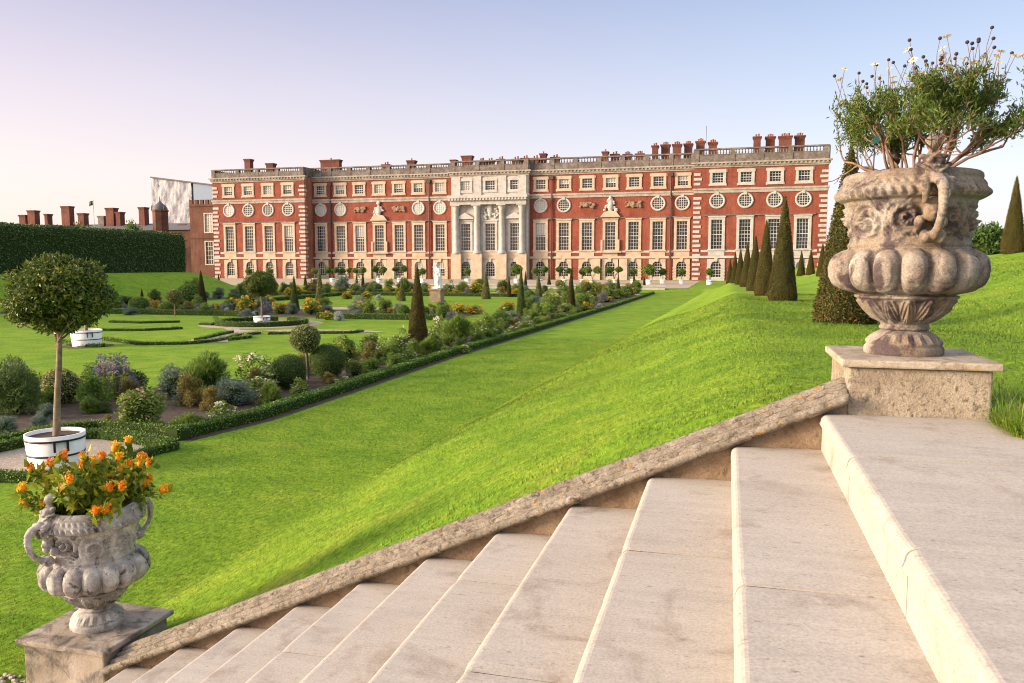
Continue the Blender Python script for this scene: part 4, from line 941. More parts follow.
PR['pink_rose'] = bush_meshes('pink_rose', 'mid', 3000, .06, .6, 30, flower='pink', nf=60, fs=.05, seed=19)
PR['pale_rose'] = bush_meshes('pale_rose', 'mid', 2400, .07, .6, 28, flower='white', nf=40, fs=.06, seed=20)
PR['white_flower'] = bush_meshes('white_flower', 'mid', 1000, .10, .4, 18, flower='white', nf=22, fs=.14, seed=22, airy=True)
PR['red_bush'] = bush_meshes('red_bush', 'dark', 2600, .08, .5, 28, flower='orange', nf=14, fs=.07, seed=23)
PR['yellow_clump'] = bush_meshes('yellow_clump', 'mid', 1500, .09, .4, 26, flower='yellow', nf=80, fs=.09, seed=24)
PR['orange_clump'] = bush_meshes('orange_clump', 'light', 1300, .09, .4, 26, flower='orange', nf=80, fs=.09, seed=25)
PR['purple_clump'] = bush_meshes('purple_clump', 'blue', 1500, .09, .3, 24, flower='purple', nf=80, fs=.10, seed=26, airy=True)
def spires():
    r = np.random.default_rng(9); s = MB(); f = MB(); l = MB()
    for k in range(9):
        a = r.uniform(0, 6.28); p = np.array([math.cos(a), math.sin(a), 0]) * r.uniform(.05, .4); h = r.uniform(.7, 1.0); e = p * 1.15 + [0, 0, h]; s.tube([p, (p + e) / 2, e], [.008, .006, .004], 5)
        n = 26; t = r.uniform(.72, 1, n)[:, None]; P = p + (e - p) * t + r.normal(0, .012, (n, 3)); f.leaves(P, r.normal(0, 1, (n, 3)), .04, .03, 0, .8, rng=r)
        n = 40; t = r.uniform(0, .65, n)[:, None]; l.leaves(p + (e - p) * t, r.normal(0, 1, (n, 3)) + [0, 0, .4], .14, .035, 0, .6, rng=r)
    return [('stem', s.mesh('spire_stem', M['bark'])), ('foliage', l.mesh('spire_foliage', M['light'])), ('blossoms', f.mesh('spire_blossoms', M['purple']))]
PR['flower_spires'] = spires()
def std_tree(crown, h=1.0, cw=.62, trunk=.03, sq=.85, tier=None):
    s = MB(); s.tube([(0, 0, 0), (.006, 0, .3), (-.004, .004, .6), (0, 0, .75)], [trunk, trunk * .85, trunk * .75, trunk * .6], 8)
    return s
s = std_tree(None); STEM = s.mesh('trunk', M['bark'])
def crown_loose(name, mat, n, leaf, seed, zc, w, hgt, core='core', clumps=60):
    r = np.random.default_rng(seed); mb = MB(); D = sphere_pts(clumps, r); C = D * np.array([w / 2, w / 2, hgt / 2]) * r.uniform(.6, .90, clumps)[:, None]
    mb.ell((0, 0, zc), (w * .36, w * .36, hgt * .36), 18, 12, 0, lambda V: V * lumpy(V * 3, seed, .2)[:, None])
    idx = r.integers(0, clumps, n); O = sphere_pts(n, r); P = C[idx] + O * (np.array([w, w, hgt]) * .13) * r.uniform(.3, 1, n)[:, None] + [0, 0, zc]
    mb.leaves(P, O * .8 + C[idx] * 2 / w + [0, 0, .25], leaf, leaf * .42, 1, .55, bend=.5, rng=r); return mb.mesh(name, [M[core], M[mat]])
used = {}
def uniq(label):
    assert label not in used, label
    used[label] = 1; return label
def plant(kind, name, X, Y, w, h, label, cat='shrub', group=None, base=(1, 1), z=None, rz=None):
    z = float(H(X, Y)) if z is None else z
    rz = random.uniform(0, 6.28) if rz is None else rz; ps = PR[kind]
    if len(ps) == 1:
        o = link(name, ps[0][1]); o.location = (X, Y, z - .01); o.rotation_euler = (0, 0, rz); tag(o, uniq(label), cat, group)
    else:
        o = empty(name, (X, Y, z - .01), uniq(label), cat, group, rz)
        for pn, me in ps: link(pn, me, o)
    o.scale = (w / base[0], w / base[0], h / base[1]); return o
def pplant(kind, name, px, py, wpx, hpx, label, cat='shrub', group=None, base=(1, 1)):
    X, Y, _ = atZ(px, py, ZL); s = depth(X, Y) / F * .98; return plant(kind, name, X, Y, wpx * s, hpx * s, label, cat, group, base, ZL)
CB = (.76, 2.3)
# --- foreground and middle bed, one by one
G1 = 'shrubs in the long bed beside the lawn'
P = [('feather_bush', 'feathery_shrub', 16, 414, 56, 54, 'dark feathery green bush left of the big tub tree'),
 ('holly_ball', 'rounded_shrub', 62, 403, 36, 38, 'rounded variegated shrub behind the trunk of the big tub tree'),
 ('light_bush', 'leafy_plant', 93, 407, 36, 40, 'pale green leafy plant just right of the tub tree trunk'),
 ('red_bush', 'dark_shrub', 127, 394, 48, 29, 'dark green shrub dotted with a few orange blooms'),
 ('pink_rose', 'rose_bush', 143, 429, 62, 50, 'broad pink flowering rose bush in the near bed'),
 ('olive_bush', 'twiggy_shrub', 190, 406, 40, 36, 'thin twiggy olive bush behind the pink rose'),
 ('blue_mound', 'blue_shrub', 233, 405, 48, 32, 'wide blue grey mound shrub left of the two clipped balls'),
 ('white_flower', 'white_flowers', 222, 420, 30, 19, 'small white flowering plant in front of the blue grey mound'),
 ('grassy_bush', 'low_plant', 187, 432, 34, 18, 'low dark green tufted plant below the twiggy olive bush'),
 ('olive_bush', 'bronze_shrub', 259, 393, 34, 27, 'bronze leaved low shrub between blue mound and clipped ball'),
 ('blue_mound', 'blue_plant', 40, 430, 24, 19, 'little blue green plant beside the white tub'),
 ('blue_mound', 'grey_plant', 7, 434, 30, 22, 'grey green low plant at the left frame edge'),
 ('light_bush', 'yellow_green_plant', 301, 396, 22, 17, 'small bright yellow green plant under the variegated standard tree'),
 ('flower_spires', 'flower_spires', 110, 398, 44, 44, 'tall thin pale flower spikes behind the pink rose'),
 ('olive_bush', 'loose_shrub', 350, 363, 24, 22, 'loose olive shrub right of the larger clipped ball'),
 ('dark_bush', 'dark_shrub', 371, 358, 30, 26, 'dense dark shrub left of the near yew cone'),
 ('mid_bush', 'low_shrub', 371, 373, 28, 16, 'low mid green shrub in front of the dense dark shrub'),
 ('light_bush', 'wispy_plant', 392, 364, 24, 25, 'wispy light green plant close to the near yew cone'),
 ('pale_rose', 'rose_bush', 408, 364, 24, 21, 'pale rose bush at the left foot of the near yew cone'),
 ('blue_mound', 'blue_shrub', 409, 351, 24, 17, 'blue grey shrub behind the pale rose by the near yew cone'),
 ('dark_bush', 'dark_shrub', 436, 351, 17, 17, 'small dark shrub hugging the right side of the near yew cone'),
 ('light_bush', 'leafy_plant', 446, 343, 18, 25, 'upright light plant between the near yew cone and grassy bush'),
 ('grassy_bush', 'grassy_bush', 457, 345, 29, 28, 'grassy mid green bush right of the near yew cone'),
 ('pale_rose', 'rose_bush', 485, 342, 27, 21, 'cream flowering rose bush right of the grassy bush'),
 ('feather_bush', 'feathery_shrub', 500, 328, 23, 18, 'dark feathery shrub behind the cream rose'),
 ('white_flower', 'white_flowers', 510, 336, 15, 10, 'white flowers at the hedge beside the cream rose'),
 ('pale_rose', 'rose_bush', 526, 331, 21, 14, 'low pale rose under the second hedge-side cone'),
 ('mid_bush', 'thick_shrub', 537, 321, 21, 18, 'thick green shrub just right of the second hedge-side cone'),
 ('mid_bush', 'low_shrub', 546, 325, 15, 9, 'small low shrub by the hedge past the second cone'),
 ('pale_rose', 'rose_bush', 560, 320, 22, 10, 'spreading pale rose at the foot of the third hedge-side cone'),
 ('white_flower', 'white_flowers', 463, 353, 18, 9, 'white flowers in front of the grassy bush'),
 ('white_flower', 'white_flowers', 345, 385, 20, 10, 'white flowers near hedge in front of the larger clipped ball')]
for a in P: pplant(*a, group=G1)
pplant('box_ball', 'clipped_ball', 289, 388, 38, 37, 'dark clipped ball, left of the pair by the variegated standard', 'topiary', 'clipped balls in the near bed')
pplant('box_ball', 'clipped_ball', 327.5, 378, 36.5, 37, 'dark clipped ball, right of the pair by the variegated standard', 'topiary', 'clipped balls in the near bed')
for px, py, w, l in ((229.4, 313, 15, 'clipped green ball left of the orange flowers round the far tub'), (403.5, 317, 13.5, 'clipped green ball left of the statue beside the near yew cone'), (442.5, 318, 14.5, 'clipped green ball right below the white statue'), (529, 302, 13, 'clipped ball between the statue and the third cone'), (234, 278, 9, 'round clipped ball in front of the left palace pavilion'), (283, 277.5, 9, 'round clipped ball by the right corner of the left pavilion')):
    pplant('light_ball' if py > 300 else 'box_ball', 'clipped_ball', px, py, w, w, l, 'topiary', 'clipped balls in the far beds') if py > 290 else None
for px, py, w, h, k, l in ((418, 352, 23.5, 90, 'yew_cone', 'tallest yew cone in the garden bed, nearest to the steps'), (521, 318.5, 10.5, 53, 'green_cone', 'slim dark cone by the hedge, second along from the nearest'), (571, 312.5, 10, 46, 'yew_cone', 'yew cone by the hedge, third along from the nearest'),
    (202, 308.6, 11.5, 40, 'yew_cone', 'broad yew cone on the left of the parterre below the battlemented building'), (294.6, 310.5, 10, 36, 'green_cone', 'slim green cone behind the variegated standard tree'), (320, 305, 10, 37, 'holly_cone', 'pale variegated cone right of the slim green cone'), (185.5, 294, 8, 23, 'holly_cone', 'pale variegated cone left of the broad yew cone'),
    (486, 299, 9.5, 29, 'holly_cone', 'pale variegated cone before the white stone palace centre'), (538.5, 300.5, 9, 28, 'holly_cone', 'pale variegated cone left of the third hedge-side cone'), (402, 301, 7.5, 24, 'holly_cone', 'pale variegated cone just left of the white statue'), (509, 297, 5.5, 22, 'yew_cone', 'slim yew cone behind the second hedge-side cone'),
    (525.5, 291, 4.5, 21, 'yew_cone', 'thin cone close to the palace, right of the stone centre'), (549, 290, 5.5, 18, 'yew_cone', 'small yew cone in the far bed left of the third hedge-side cone'), (618, 298, 6.5, 24, 'yew_cone', 'yew cone right along the hedge, nearest of three near the far end'), (634, 291, 5, 18, 'yew_cone', 'yew cone near the hedge end, middle of the last three'), (644, 289, 4, 14, 'yew_cone', 'smallest yew cone at the far end of the hedge'),
    (357, 289, 4.5, 17, 'yew_cone', 'thin yew cone, left of a pair in front of the left wing'), (363, 290, 4.5, 20, 'yew_cone', 'thin yew cone, right of a pair in front of the left wing'), (305.5, 288, 4.5, 15, 'yew_cone', 'small dark cone under the left pavilion corner'), (219, 290, 5, 17, 'yew_cone', 'small dark cone below the left palace pavilion')):
    pplant(k, 'topiary_cone', px, py, w, h, l, 'topiary', 'topiary cones in the sunken garden', CB)
def cone_on_bank(X, Y, w, h, l, grp): plant('yew_cone', 'topiary_cone', X, Y, w, h, l, 'topiary', grp, CB)
G2 = 'yew cones along the right bank'
for X, Y, w, h, l in ((1.50, 11.2, .80, 2.36, 'big yew cone half hidden behind the tan urn'), (xs(785, 18.3), 18.3, .62, 2.29, 'tallest yew cone in the bank row, right before the palace windows'), (xs(767, 24.5), 24.5, .62, 2.25, 'second yew cone of the bank row, left of the tallest'), (xs(756.5, 31), 31, .62, 2.1, 'third yew cone of the bank row'), (xs(748.5, 40), 40, .66, 2.15, 'fourth yew cone of the bank row'), (xs(741.7, 50), 50, .66, 2.2, 'fifth yew cone of the bank row'), (xs(736.5, 60), 60, .66, 2.3, 'sixth yew cone of the bank row'), (xs(731.5, 70), 70, .66, 2.3, 'smallest farthest yew cone of the bank row'),
    (7.6, 25, .62, 2.15, 'yew cone on the right skyline beyond the tan urn'), (xs(803, 62), 62, .62, 1.9, 'small yew cone on the grass, left of three by the palace end'), (xs(812.5, 58), 58, .62, 1.75, 'small yew cone on the grass, middle of three by the palace end'), (xs(824, 48), 48, .62, 1.9, 'yew cone at the right corner of the palace, partly behind the big cone')):
    cone_on_bank(X, Y, w, h, l, G2)
for px, py, w, h, l in ((133.5, 279, 3.2, 7.5, 'tiny cone on the left bank, left one below the tall hedge'), (141.5, 285, 4.2, 13, 'small cone at the left bank foot between the two tiny ones'), (162, 278, 3.4, 8, 'tiny cone on the left bank, right one below the tall hedge')):
    X, Y, _ = atZ(px, py, -1.3); s = depth(X, Y) / F; plant('yew_cone', 'topiary_cone', X, Y, w * s * 1.2, h * s * 1.1, l, 'topiary', 'tiny cones on the left bank', CB)
# flowers and mounds
for k, px, py, w, h, l in (('yellow_clump', 246, 314, 24, 20, 'yellow flower clump left of the far white tub'), ('orange_clump', 280, 314, 18, 14, 'bright orange flower clump right of the far white tub'), ('yellow_clump', 266, 306, 22, 12, 'yellow flowers behind the far white tub'), ('purple_clump', 246, 318, 18, 10, 'purple grey plants in front of the yellow clump by the far tub'), ('silver_mound', 227, 314, 8, 7, 'silver mound under the clipped ball by the far tub'), ('silver_mound', 253, 318, 9, 7, 'silver mound just left of the far white tub'),
   ('silver_mound', 339, 320.5, 14, 10, 'large pale silver mound on the parterre edge right of the pale cone'), ('silver_mound', 431, 317.5, 10, 8, 'silver mound between the near yew cone and right clipped ball'), ('silver_mound', 378.6, 300, 9, 6, 'silver mound in the far bed left of the statue'), ('yellow_clump', 327, 320, 16, 10, 'yellow flowers beside the large silver mound'), ('yellow_clump', 133, 302, 9, 7, 'yellow flower clump at far left under the bank'), ('yellow_clump', 157, 301, 9, 7, 'yellow flower clump below the tall hedge end'), ('yellow_clump', 178.6, 299, 9, 6, 'yellow flower clump left of the pale variegated far cone'),
   ('orange_clump', 473, 314, 26, 11, 'broad orange flower drift right of the statue'), ('orange_clump', 508, 311, 20, 11, 'orange flower drift left of the second hedge-side cone'), ('yellow_clump', 458, 312, 14, 10, 'yellow flowers just below the statue pedestal'), ('orange_clump', 593, 299, 14, 8, 'orange flowers left of the last three hedge cones'), ('orange_clump', 606, 302, 16, 7, 'orange flowers nearest the hedge far end'), ('yellow_clump', 586, 312, 18, 11, 'yellow flowers right of the third hedge-side cone'), ('yellow_clump', 347, 299, 14, 8, 'yellow flowers in the far bed behind the large silver mound'), ('yellow_clump', 366, 299, 16, 8, 'yellow flowers in the far bed beside its silver mound'), ('yellow_clump', 400, 300, 10, 9, 'yellow flowers at the foot of the cone left of the statue'),
   ('blue_mound', 132, 315, 18, 9, 'blue grey mound in the left cross bed, leftmost of four'), ('blue_mound', 151, 314, 16, 8, 'blue grey mound in the left cross bed, second of four'), ('blue_mound', 190, 310, 12, 7, 'blue grey mound left of the broad yew cone'), ('blue_mound', 215, 310, 12, 8, 'blue grey mound right of the broad yew cone'), ('purple_clump', 357, 317, 16, 8, 'purple haze of flowers right of the large silver mound'), ('purple_clump', 452, 320, 18, 9, 'purple haze of flowers right of the statue clipped ball'), ('silver_mound', 599, 309, 10, 6, 'silver mound by the hedge under the orange flowers'), ('silver_mound', 541, 302, 9, 5, 'silver mound at the foot of the pale cone before the hedge')):
    pplant(k, {'y': 'yellow_flowers', 'o': 'orange_flowers', 'p': 'purple_flowers', 's': 'silver_mound', 'b': 'blue_mound'}[k[0]], px, py, w, h, l, 'flowers' if k[0] in 'yop' else 'shrub', 'flower clumps in the far beds')
# --- rows of smaller shrubs filling the beds
ORD = ['first', 'second', 'third', 'fourth', 'fifth', 'sixth', 'seventh', 'eighth', 'ninth', 'tenth', 'eleventh', 'twelfth', 'thirteenth', 'fourteenth', 'fifteenth', 'sixteenth', 'seventeenth', 'eighteenth', 'nineteenth', 'twentieth', 'twenty-first', 'twenty-second', 'twenty-third', 'twenty-fourth', 'twenty-fifth', 'twenty-sixth']
KN = {'mid_bush': ('green_shrub', 'mid green shrub'), 'dark_bush': ('dark_shrub', 'dark green shrub'), 'light_bush': ('pale_shrub', 'pale green plant'), 'olive_bush': ('olive_shrub', 'olive brown shrub'), 'blue_mound': ('blue_shrub', 'blue grey mound'), 'yellow_clump': ('yellow_flowers', 'yellow flower clump'), 'silver_mound': ('silver_mound', 'silver mound'), 'pale_rose': ('rose_bush', 'pale rose bush'), 'light_ball': ('clipped_ball', 'small clipped ball'), 'grassy_bush': ('grassy_bush', 'grassy green bush'), 'purple_clump': ('purple_flowers', 'purple flower clump'), 'orange_clump': ('orange_flowers', 'orange flower clump')}
def row(pts, kinds, sz, desc, group, seed):
    r = random.Random(seed); cnt = {}
    for X, Y in pts:
        f_ = depth(X, Y); pxx = 512 + F * (X * math.cos(YAW) + Y * math.sin(YAW)) / f_
        if pxx < -25: continue
        k = r.choice(kinds); cnt[k] = cnt.get(k, 0) + 1; w = sz * r.uniform(.7, 1.35); n, d = KN[k]
        plant(k, n, X + r.uniform(-.3, .3), Y + r.uniform(-.5, .5), w, w * r.uniform(.6, .95), f'{ORD[cnt[k] - 1]} {d} {desc}', 'shrub', group)
K1 = ['mid_bush', 'dark_bush', 'light_bush', 'olive_bush', 'blue_mound', 'yellow_clump', 'pale_rose', 'light_ball', 'purple_clump', 'grassy_bush']
row([(-8.3 + .02 * (y - 40), y) for y in np.arange(44, 71, 1.9)], K1, 1.15, 'along the far hedge stretch, from the third cone on', 'shrubs along the far hedge', 1)
row([(-10.4 + .02 * (y - 40), y) for y in np.arange(42, 70, 2.1)], K1, 1.2, 'in the row just behind the hedge-side cones', 'shrubs behind the hedge cones', 2)
row([(x, 61 + .4 * math.sin(x)) for x in np.arange(-34, -11, 1.35)], K1 + ['yellow_clump', 'orange_clump'], 1.15, 'in the cross bed behind the statue, from the left', 'shrubs in the bed behind the statue', 3)
row([(x, 70.5) for x in np.arange(-35, -9, 1.9)], ['dark_bush', 'mid_bush', 'dark_bush', 'olive_bush', 'light_ball'], 1.2, 'along the terrace wall foot, from the left', 'shrubs along the terrace wall', 4)
row([(-36 + .3 * math.sin(y), y) for y in np.arange(33, 72, 1.8)], ['dark_bush', 'mid_bush', 'blue_mound', 'olive_bush', 'yellow_clump', 'light_ball'], 1.25, 'at the foot of the left bank, from the near end', 'shrubs at the left bank foot', 5)
row([(x, 38.3 + .4 * math.sin(x * 2)) for x in np.arange(-34, -12, 1.9)], ['mid_bush', 'purple_clump', 'blue_mound', 'olive_bush', 'light_bush', 'yellow_clump'], .9, 'in the cross bed before the statue lawn, from the left', 'shrubs in the middle cross bed', 6)
row([(-31 + .4 * math.sin(y), y) for y in np.arange(42, 70, 3.2)], ['dark_bush', 'mid_bush', 'light_ball', 'olive_bush', 'yellow_clump'], 1.2, 'in the inner left border, from the near end', 'shrubs in the inner left border', 7)

K2 = ['mid_bush', 'light_bush', 'olive_bush', 'pale_rose', 'purple_clump', 'grassy_bush', 'blue_mound', 'white_flower', 'pink_rose', 'dark_bush']
KN['white_flower'] = ('white_flowers', 'white flowered plant'); KN['pink_rose'] = ('rose_bush', 'pink rose bush')
def hx(y): return float(np.interp(y, [q[1] for q in HP0], [q[0] for q in HP0]))
HP0 = [atZ(*q, ZL)[:2] for q in ((182, 441), (266, 420), (350, 392), (450, 357.6), (530, 333.5), (615, 307), (655, 293.5))]
row([(hx(y) - 1.9, y) for y in np.arange(13.2, 42, 1.5)], K2, .78, 'at the back of the long lawn bed, from the near end', 'plants at the back of the long bed', 11)
row([(hx(y) - .75, y) for y in np.arange(11.0, 44, 1.25)], K2, .42, 'just behind the lawn hedge, from the near end', 'low plants behind the lawn hedge', 12)
row([(x, 12.1 + .25 * math.sin(x * 3)) for x in np.arange(-17.5, -9.4, .62)], K2, .72, 'along the back of the near bed, from the left', 'plants at the back of the near bed', 13)
row([(x, 10.4 + .2 * math.sin(x * 5)) for x in np.arange(-13.5, -8.6, .7)], K2, .34, 'in front of the pink rose, from the left', 'low plants in the near bed', 14)
row([(x, 35.2 + .4 * math.sin(x * 2)) for x in np.arange(-35.5, -12.5, 1.2)], K1, .8, 'right behind the cross bed hedge, from the left', 'plants behind the cross bed hedge', 15)

row([(hx(y) - 1.35, y) for y in np.arange(11.8, 44, .95) if not 13.0 < y < 17.2], K2, .5, 'in the middle of the long lawn bed, from the near end', 'plants in the middle of the long bed', 21)
row([(x, 11.3 + .25 * math.sin(x * 4)) for x in np.arange(-16.5, -9.0, .55)], K2, .42, 'in the middle of the near bed, from the left', 'plants in the middle of the near bed', 22)
row([(x, 36.8 + .5 * math.sin(x * 3)) for x in np.arange(-35, -12.5, 1.1)], ['yellow_clump', 'orange_clump', 'mid_bush', 'purple_clump', 'silver_mound', 'olive_bush'], .6, 'amid the bed before the statue lawn, from the left', 'flowers in the cross bed', 23)
row([(x, 60.2 + .3 * math.sin(x * 3)) for x in np.arange(-33, -12, 1.2)], ['yellow_clump', 'orange_clump', 'silver_mound', 'light_bush', 'purple_clump'], .7, 'fronting the bed behind the statue, from the left', 'flowers at the front of the statue bed', 24)

# --- tub trees
def tub(X, Y, d, h, label, group=None, z=ZL, detail=True):
    r = empty('white_tub', (X, Y, z), uniq(label), 'planter', group); mb = MB(); R = d / 2
    if detail:
        def fn(Rr, Zz, th): return Rr * (1 + .004 * np.abs(np.sin(th * 11))), Zz
        mb.lathe([(R * .88, 0), (R, h), (R * .94, h), (R * .93, h * .9), (.01, h * .89)], 88, fn=fn, cap=False); part('body', mb, M['whitepaint'], r)
        for t in (.05, .42, .84):
            q = MB(); rr = R * (.88 + .12 * t) + .004; q.lathe([(rr, h * t), (rr + .008, h * t), (rr + .008, h * t + .02), (rr, h * t + .02)], 48); part('hoop', q, M['blackiron'], r)
        for a in (-.62, 2.52):
            q = MB()
            for s in (-.07, .07): q.box(-.012, .012, -.012, .012, h * .58, h * .88); V, f, m_, sm_ = q.ch[-1]; V[:, 1] += s
            q.box(-.012, .012, -.085, .085, h * .855, h * .895)
            o = part('handle', q, M['blackiron'], r); o.location = (math.cos(a) * (R + .012), math.sin(a) * (R + .012), 0); o.rotation_euler = (0, 0, a)
        q = MB(); q.lathe([(.01, h * .91), (R * .93, h * .9)], 24, cap=False); part('soil_fill', q, M['soil'], r)
    else:
        mb.lathe([(R * .85, 0), (R, h), (R * .9, h), (.01, h * .9)], 16, cap=False); part('body', mb, M['whitepaint'], r)
        q = MB(); q.lathe([(R * .965, h * .7), (R + .015, h * .7), (R + .015, h * .76), (R * .965, h * .76)], 16); part('hoop', q, M['blackiron'], r)
    return r
BX, BY, _ = atZ(57, 467, ZL)
tub(BX, BY, .66, .43, 'large white tub with black hoops under the bay tree on pale gravel')
bt = empty('bay_tree', (BX + .02, BY, ZL + .38), uniq('round-headed bay tree growing in the large near white tub'), 'tree')
mb = MB(); mb.tube([(0, 0, 0), (.02, 0, .25), (.05, 0, .55), (.09, 0, .85), (.12, 0, 1.15), (.15, 0, 1.65)], [.046, .040, .036, .034, .030, .026], 10)
rng = np.random.default_rng(12)
for k in range(14):
    D = sphere_pts(1, rng, 0)[0]; mb.tube([(.065, 0, 1.1 + .03 * k), (.065 + D[0] * .25, D[1] * .25, 1.3 + D[2] * .15), (.065 + D[0] * .5, D[1] * .5, 1.4 + D[2] * .35)], [.016, .010, .005], 5)
part('trunk', mb, M['bark'], bt)
BAY = crown_loose('crown', 'bay', 19000, .064, 5, 0, 1.16, .88, clumps=150); o = link('crown', BAY, bt); o.location = (.17, 0, 1.72)
for (px, py, wp, hp, d, h, cw, lab, lt) in ((87, 346, 0, 0, .88, .5, 1.25, 'white tub on the lawn seen just right of the bay tree trunk', 'round bay tree mostly hidden behind the near bay tree'), (262, 324, 0, 0, .70, .33, 1.38, 'white tub ringed by yellow flowers on the parterre', 'dark round-headed tree in the flower-ringed white tub')):
    X, Y, _ = atZ(px, py, ZL); tub(X, Y, d, h, lab)
    t = empty('bay_tree', (X, Y, ZL + h * .9), uniq(lt), 'tree'); mb = MB(); mb.tube([(0, 0, 0), (.02, 0, .5), (0, 0, 1.1)], [.05, .04, .03], 8); part('trunk', mb, M['bark'], t)
    o = link('crown', BAY, t); o.location = (0, 0, 1.36); o.scale = (cw / 1.24, cw / 1.24, 1.15)
X, Y, _ = atZ(308, 379, ZL); t = empty('standard_tree', (X, Y, ZL), uniq('small variegated standard tree with a ball head and pale stem'), 'tree')
mb = MB(); mb.tube([(0, 0, 0), (-.01, 0, .35), (-.025, 0, .75)], [.034, .028, .024], 8); part('trunk', mb, M['parapet'], t); o = link('crown', PR['holly_ball'][0][1], t); o.location = (-.04, 0, .60); o.scale = (.66, .66, .60)
for px, py, l in ((175, 316, 'lollipop standard shrub in the left cross bed'), (586, 300, 'lollipop standard shrub right of the third hedge-side cone'), (560, 296, 'lollipop standard shrub in the far bed by the third hedge-side cone')):
    X, Y, _ = atZ(px, py, ZL); t = empty('standard_tree', (X, Y, ZL), uniq(l), 'tree'); mb = MB(); mb.tube([(0, 0, 0), (0, 0, .5), (0, 0, .8)], [.035, .03, .03], 6); part('trunk', mb, M['bark'], t); o = link('crown', PR['holly_ball'][0][1], t); o.location = (0, 0, .62); o.scale = (.8, .8, .7)
# orange trees on the palace terrace
twin = []
OT = ball_mesh('crown', 'mid', 1500, .11, amp=.20, zc=.0, seed=8)
for k, (px, kind) in enumerate(((313, 1), (331, 2), (345, 2), (358, 2), (378, 2), (399, 2), (422, 1), (467, 1), (516.5, 3), (540, 2), (564.6, 2), (583, 1), (593, 2), (615, 2), (634, 1), (650, 3), (664, 1), (683, 1), (711, 1), (735, 1), (247, 1), (268, 1))):
    Y = 92.0 + (k % 3); X = xs(px, Y); zz = -2.19
    what = {1: 'single ball', 2: 'twin ball', 3: 'broad round'}[kind]
    tub(X, Y, .7, .52, f'white tub of the {what} tree, {ORD[k]} on the palace terrace', 'white tubs on the palace terrace', zz, False)
    t = empty('orange_tree', (X, Y, zz + .46), uniq(f'{what} clipped tree in a white tub, {ORD[k]} on the palace terrace'), 'tree', 'tub trees on the palace terrace'); mb = MB()
    if kind == 2:
        mb.tube([(0, 0, 0), (-.1, 0, .5), (-.5, 0, 1.05)], .05, 6); mb.tube([(0, 0, 0), (.1, 0, .5), (.5, 0, 1.0)], .05, 6); part('trunk', mb, M['bark'], t)
        for s in (-1, 1): o = link('crown', OT, t); o.location = (.55 * s, 0, 1.15 + random.uniform(-.15, .15)); o.scale = (random.uniform(.7, 1.0), .85, random.uniform(.6, .85)); o.rotation_euler = (0, 0, random.uniform(0, 6))
    else:
        w = .85 if kind == 1 else 1.4
        mb.tube([(0, 0, 0), (0, 0, .5), (0, 0, .8)], .05, 6); part('trunk', mb, M['bark'], t); o = link('crown', OT, t); o.location = (0, 0, .95 if kind == 1 else 1.2); o.scale = (w, w, w * .85)
# dark trees beyond
def tree(X, Y, z, w, h, label, mat='dark'):
    t = empty('far_tree', (X, Y, z), uniq(label), 'tree'); mb = MB(); mb.tube([(0, 0, 0), (0, 0, h * .5)], [.2, .1], 7); part('trunk', mb, M['bark'], t); me = crown_loose('crown', mat, 2600, .28 * w / 3, 9, h * .55, w, h * .9); link('crown', me, t)
X = xs(986, 48); tree(X, 48, float(H(X, 48)) - .3, 2.6, 2.0 + .3, 'dark rounded yew beyond the right bank behind the tan urn')
X = xs(132, 126); tree(X, 126, ZB, 4.5, atY(132, 220, 126)[2] - ZB, 'bushy green tree top showing over the tall hedge', 'mid')
X = xs(80, 129); tree(X, 129, ZB, 5.5, atY(80, 222, 129)[2] - ZB, 'low tree top over the hedge left of the flagpole', 'olive')
# --- hedges
def hedge(name, path, w, h, mat, label, dens, leaf, seed=1, cat='hedge', z=ZL, core='core', group=None, wav=.02):
    path = np.array(path, float); seg = np.linalg.norm(np.diff(path, axis=0), axis=1); cum = np.r_[0, np.cumsum(seg)]; L = cum[-1]; n = max(3, int(L / max(.12, w * .4)))
    def at(s): return np.stack([np.interp(s, cum, path[:, 0]), np.interp(s, cum, path[:, 1])], -1)
    s = np.linspace(0, L, n); C = at(s); T = np.gradient(C, axis=0); T /= np.linalg.norm(T, axis=1)[:, None]; Nn = np.stack([-T[:, 1], T[:, 0]], -1)
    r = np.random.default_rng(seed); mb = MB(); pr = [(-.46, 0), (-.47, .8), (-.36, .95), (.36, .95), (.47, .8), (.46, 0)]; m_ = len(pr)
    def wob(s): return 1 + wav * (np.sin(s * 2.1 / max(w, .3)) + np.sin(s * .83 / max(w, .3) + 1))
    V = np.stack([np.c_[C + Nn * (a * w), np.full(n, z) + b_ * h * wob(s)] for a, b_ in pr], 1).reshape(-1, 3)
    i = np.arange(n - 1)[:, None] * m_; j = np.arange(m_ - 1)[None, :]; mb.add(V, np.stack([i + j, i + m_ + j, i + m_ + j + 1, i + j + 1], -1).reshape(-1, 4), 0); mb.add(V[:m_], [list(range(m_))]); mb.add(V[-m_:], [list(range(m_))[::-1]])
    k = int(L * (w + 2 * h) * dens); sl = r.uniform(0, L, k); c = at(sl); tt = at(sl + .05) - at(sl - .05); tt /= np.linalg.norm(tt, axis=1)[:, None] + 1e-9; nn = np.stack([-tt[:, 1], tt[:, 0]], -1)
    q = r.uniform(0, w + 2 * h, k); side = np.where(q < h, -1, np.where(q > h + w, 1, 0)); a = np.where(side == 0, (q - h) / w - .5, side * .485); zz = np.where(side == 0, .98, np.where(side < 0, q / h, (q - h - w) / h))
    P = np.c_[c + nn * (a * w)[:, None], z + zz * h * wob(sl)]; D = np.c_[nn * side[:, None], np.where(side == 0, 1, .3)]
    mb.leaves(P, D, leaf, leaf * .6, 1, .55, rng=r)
    o = link(name, mb.mesh(name, [M[core], M[mat]])); return tag(o, uniq(label), cat, group)
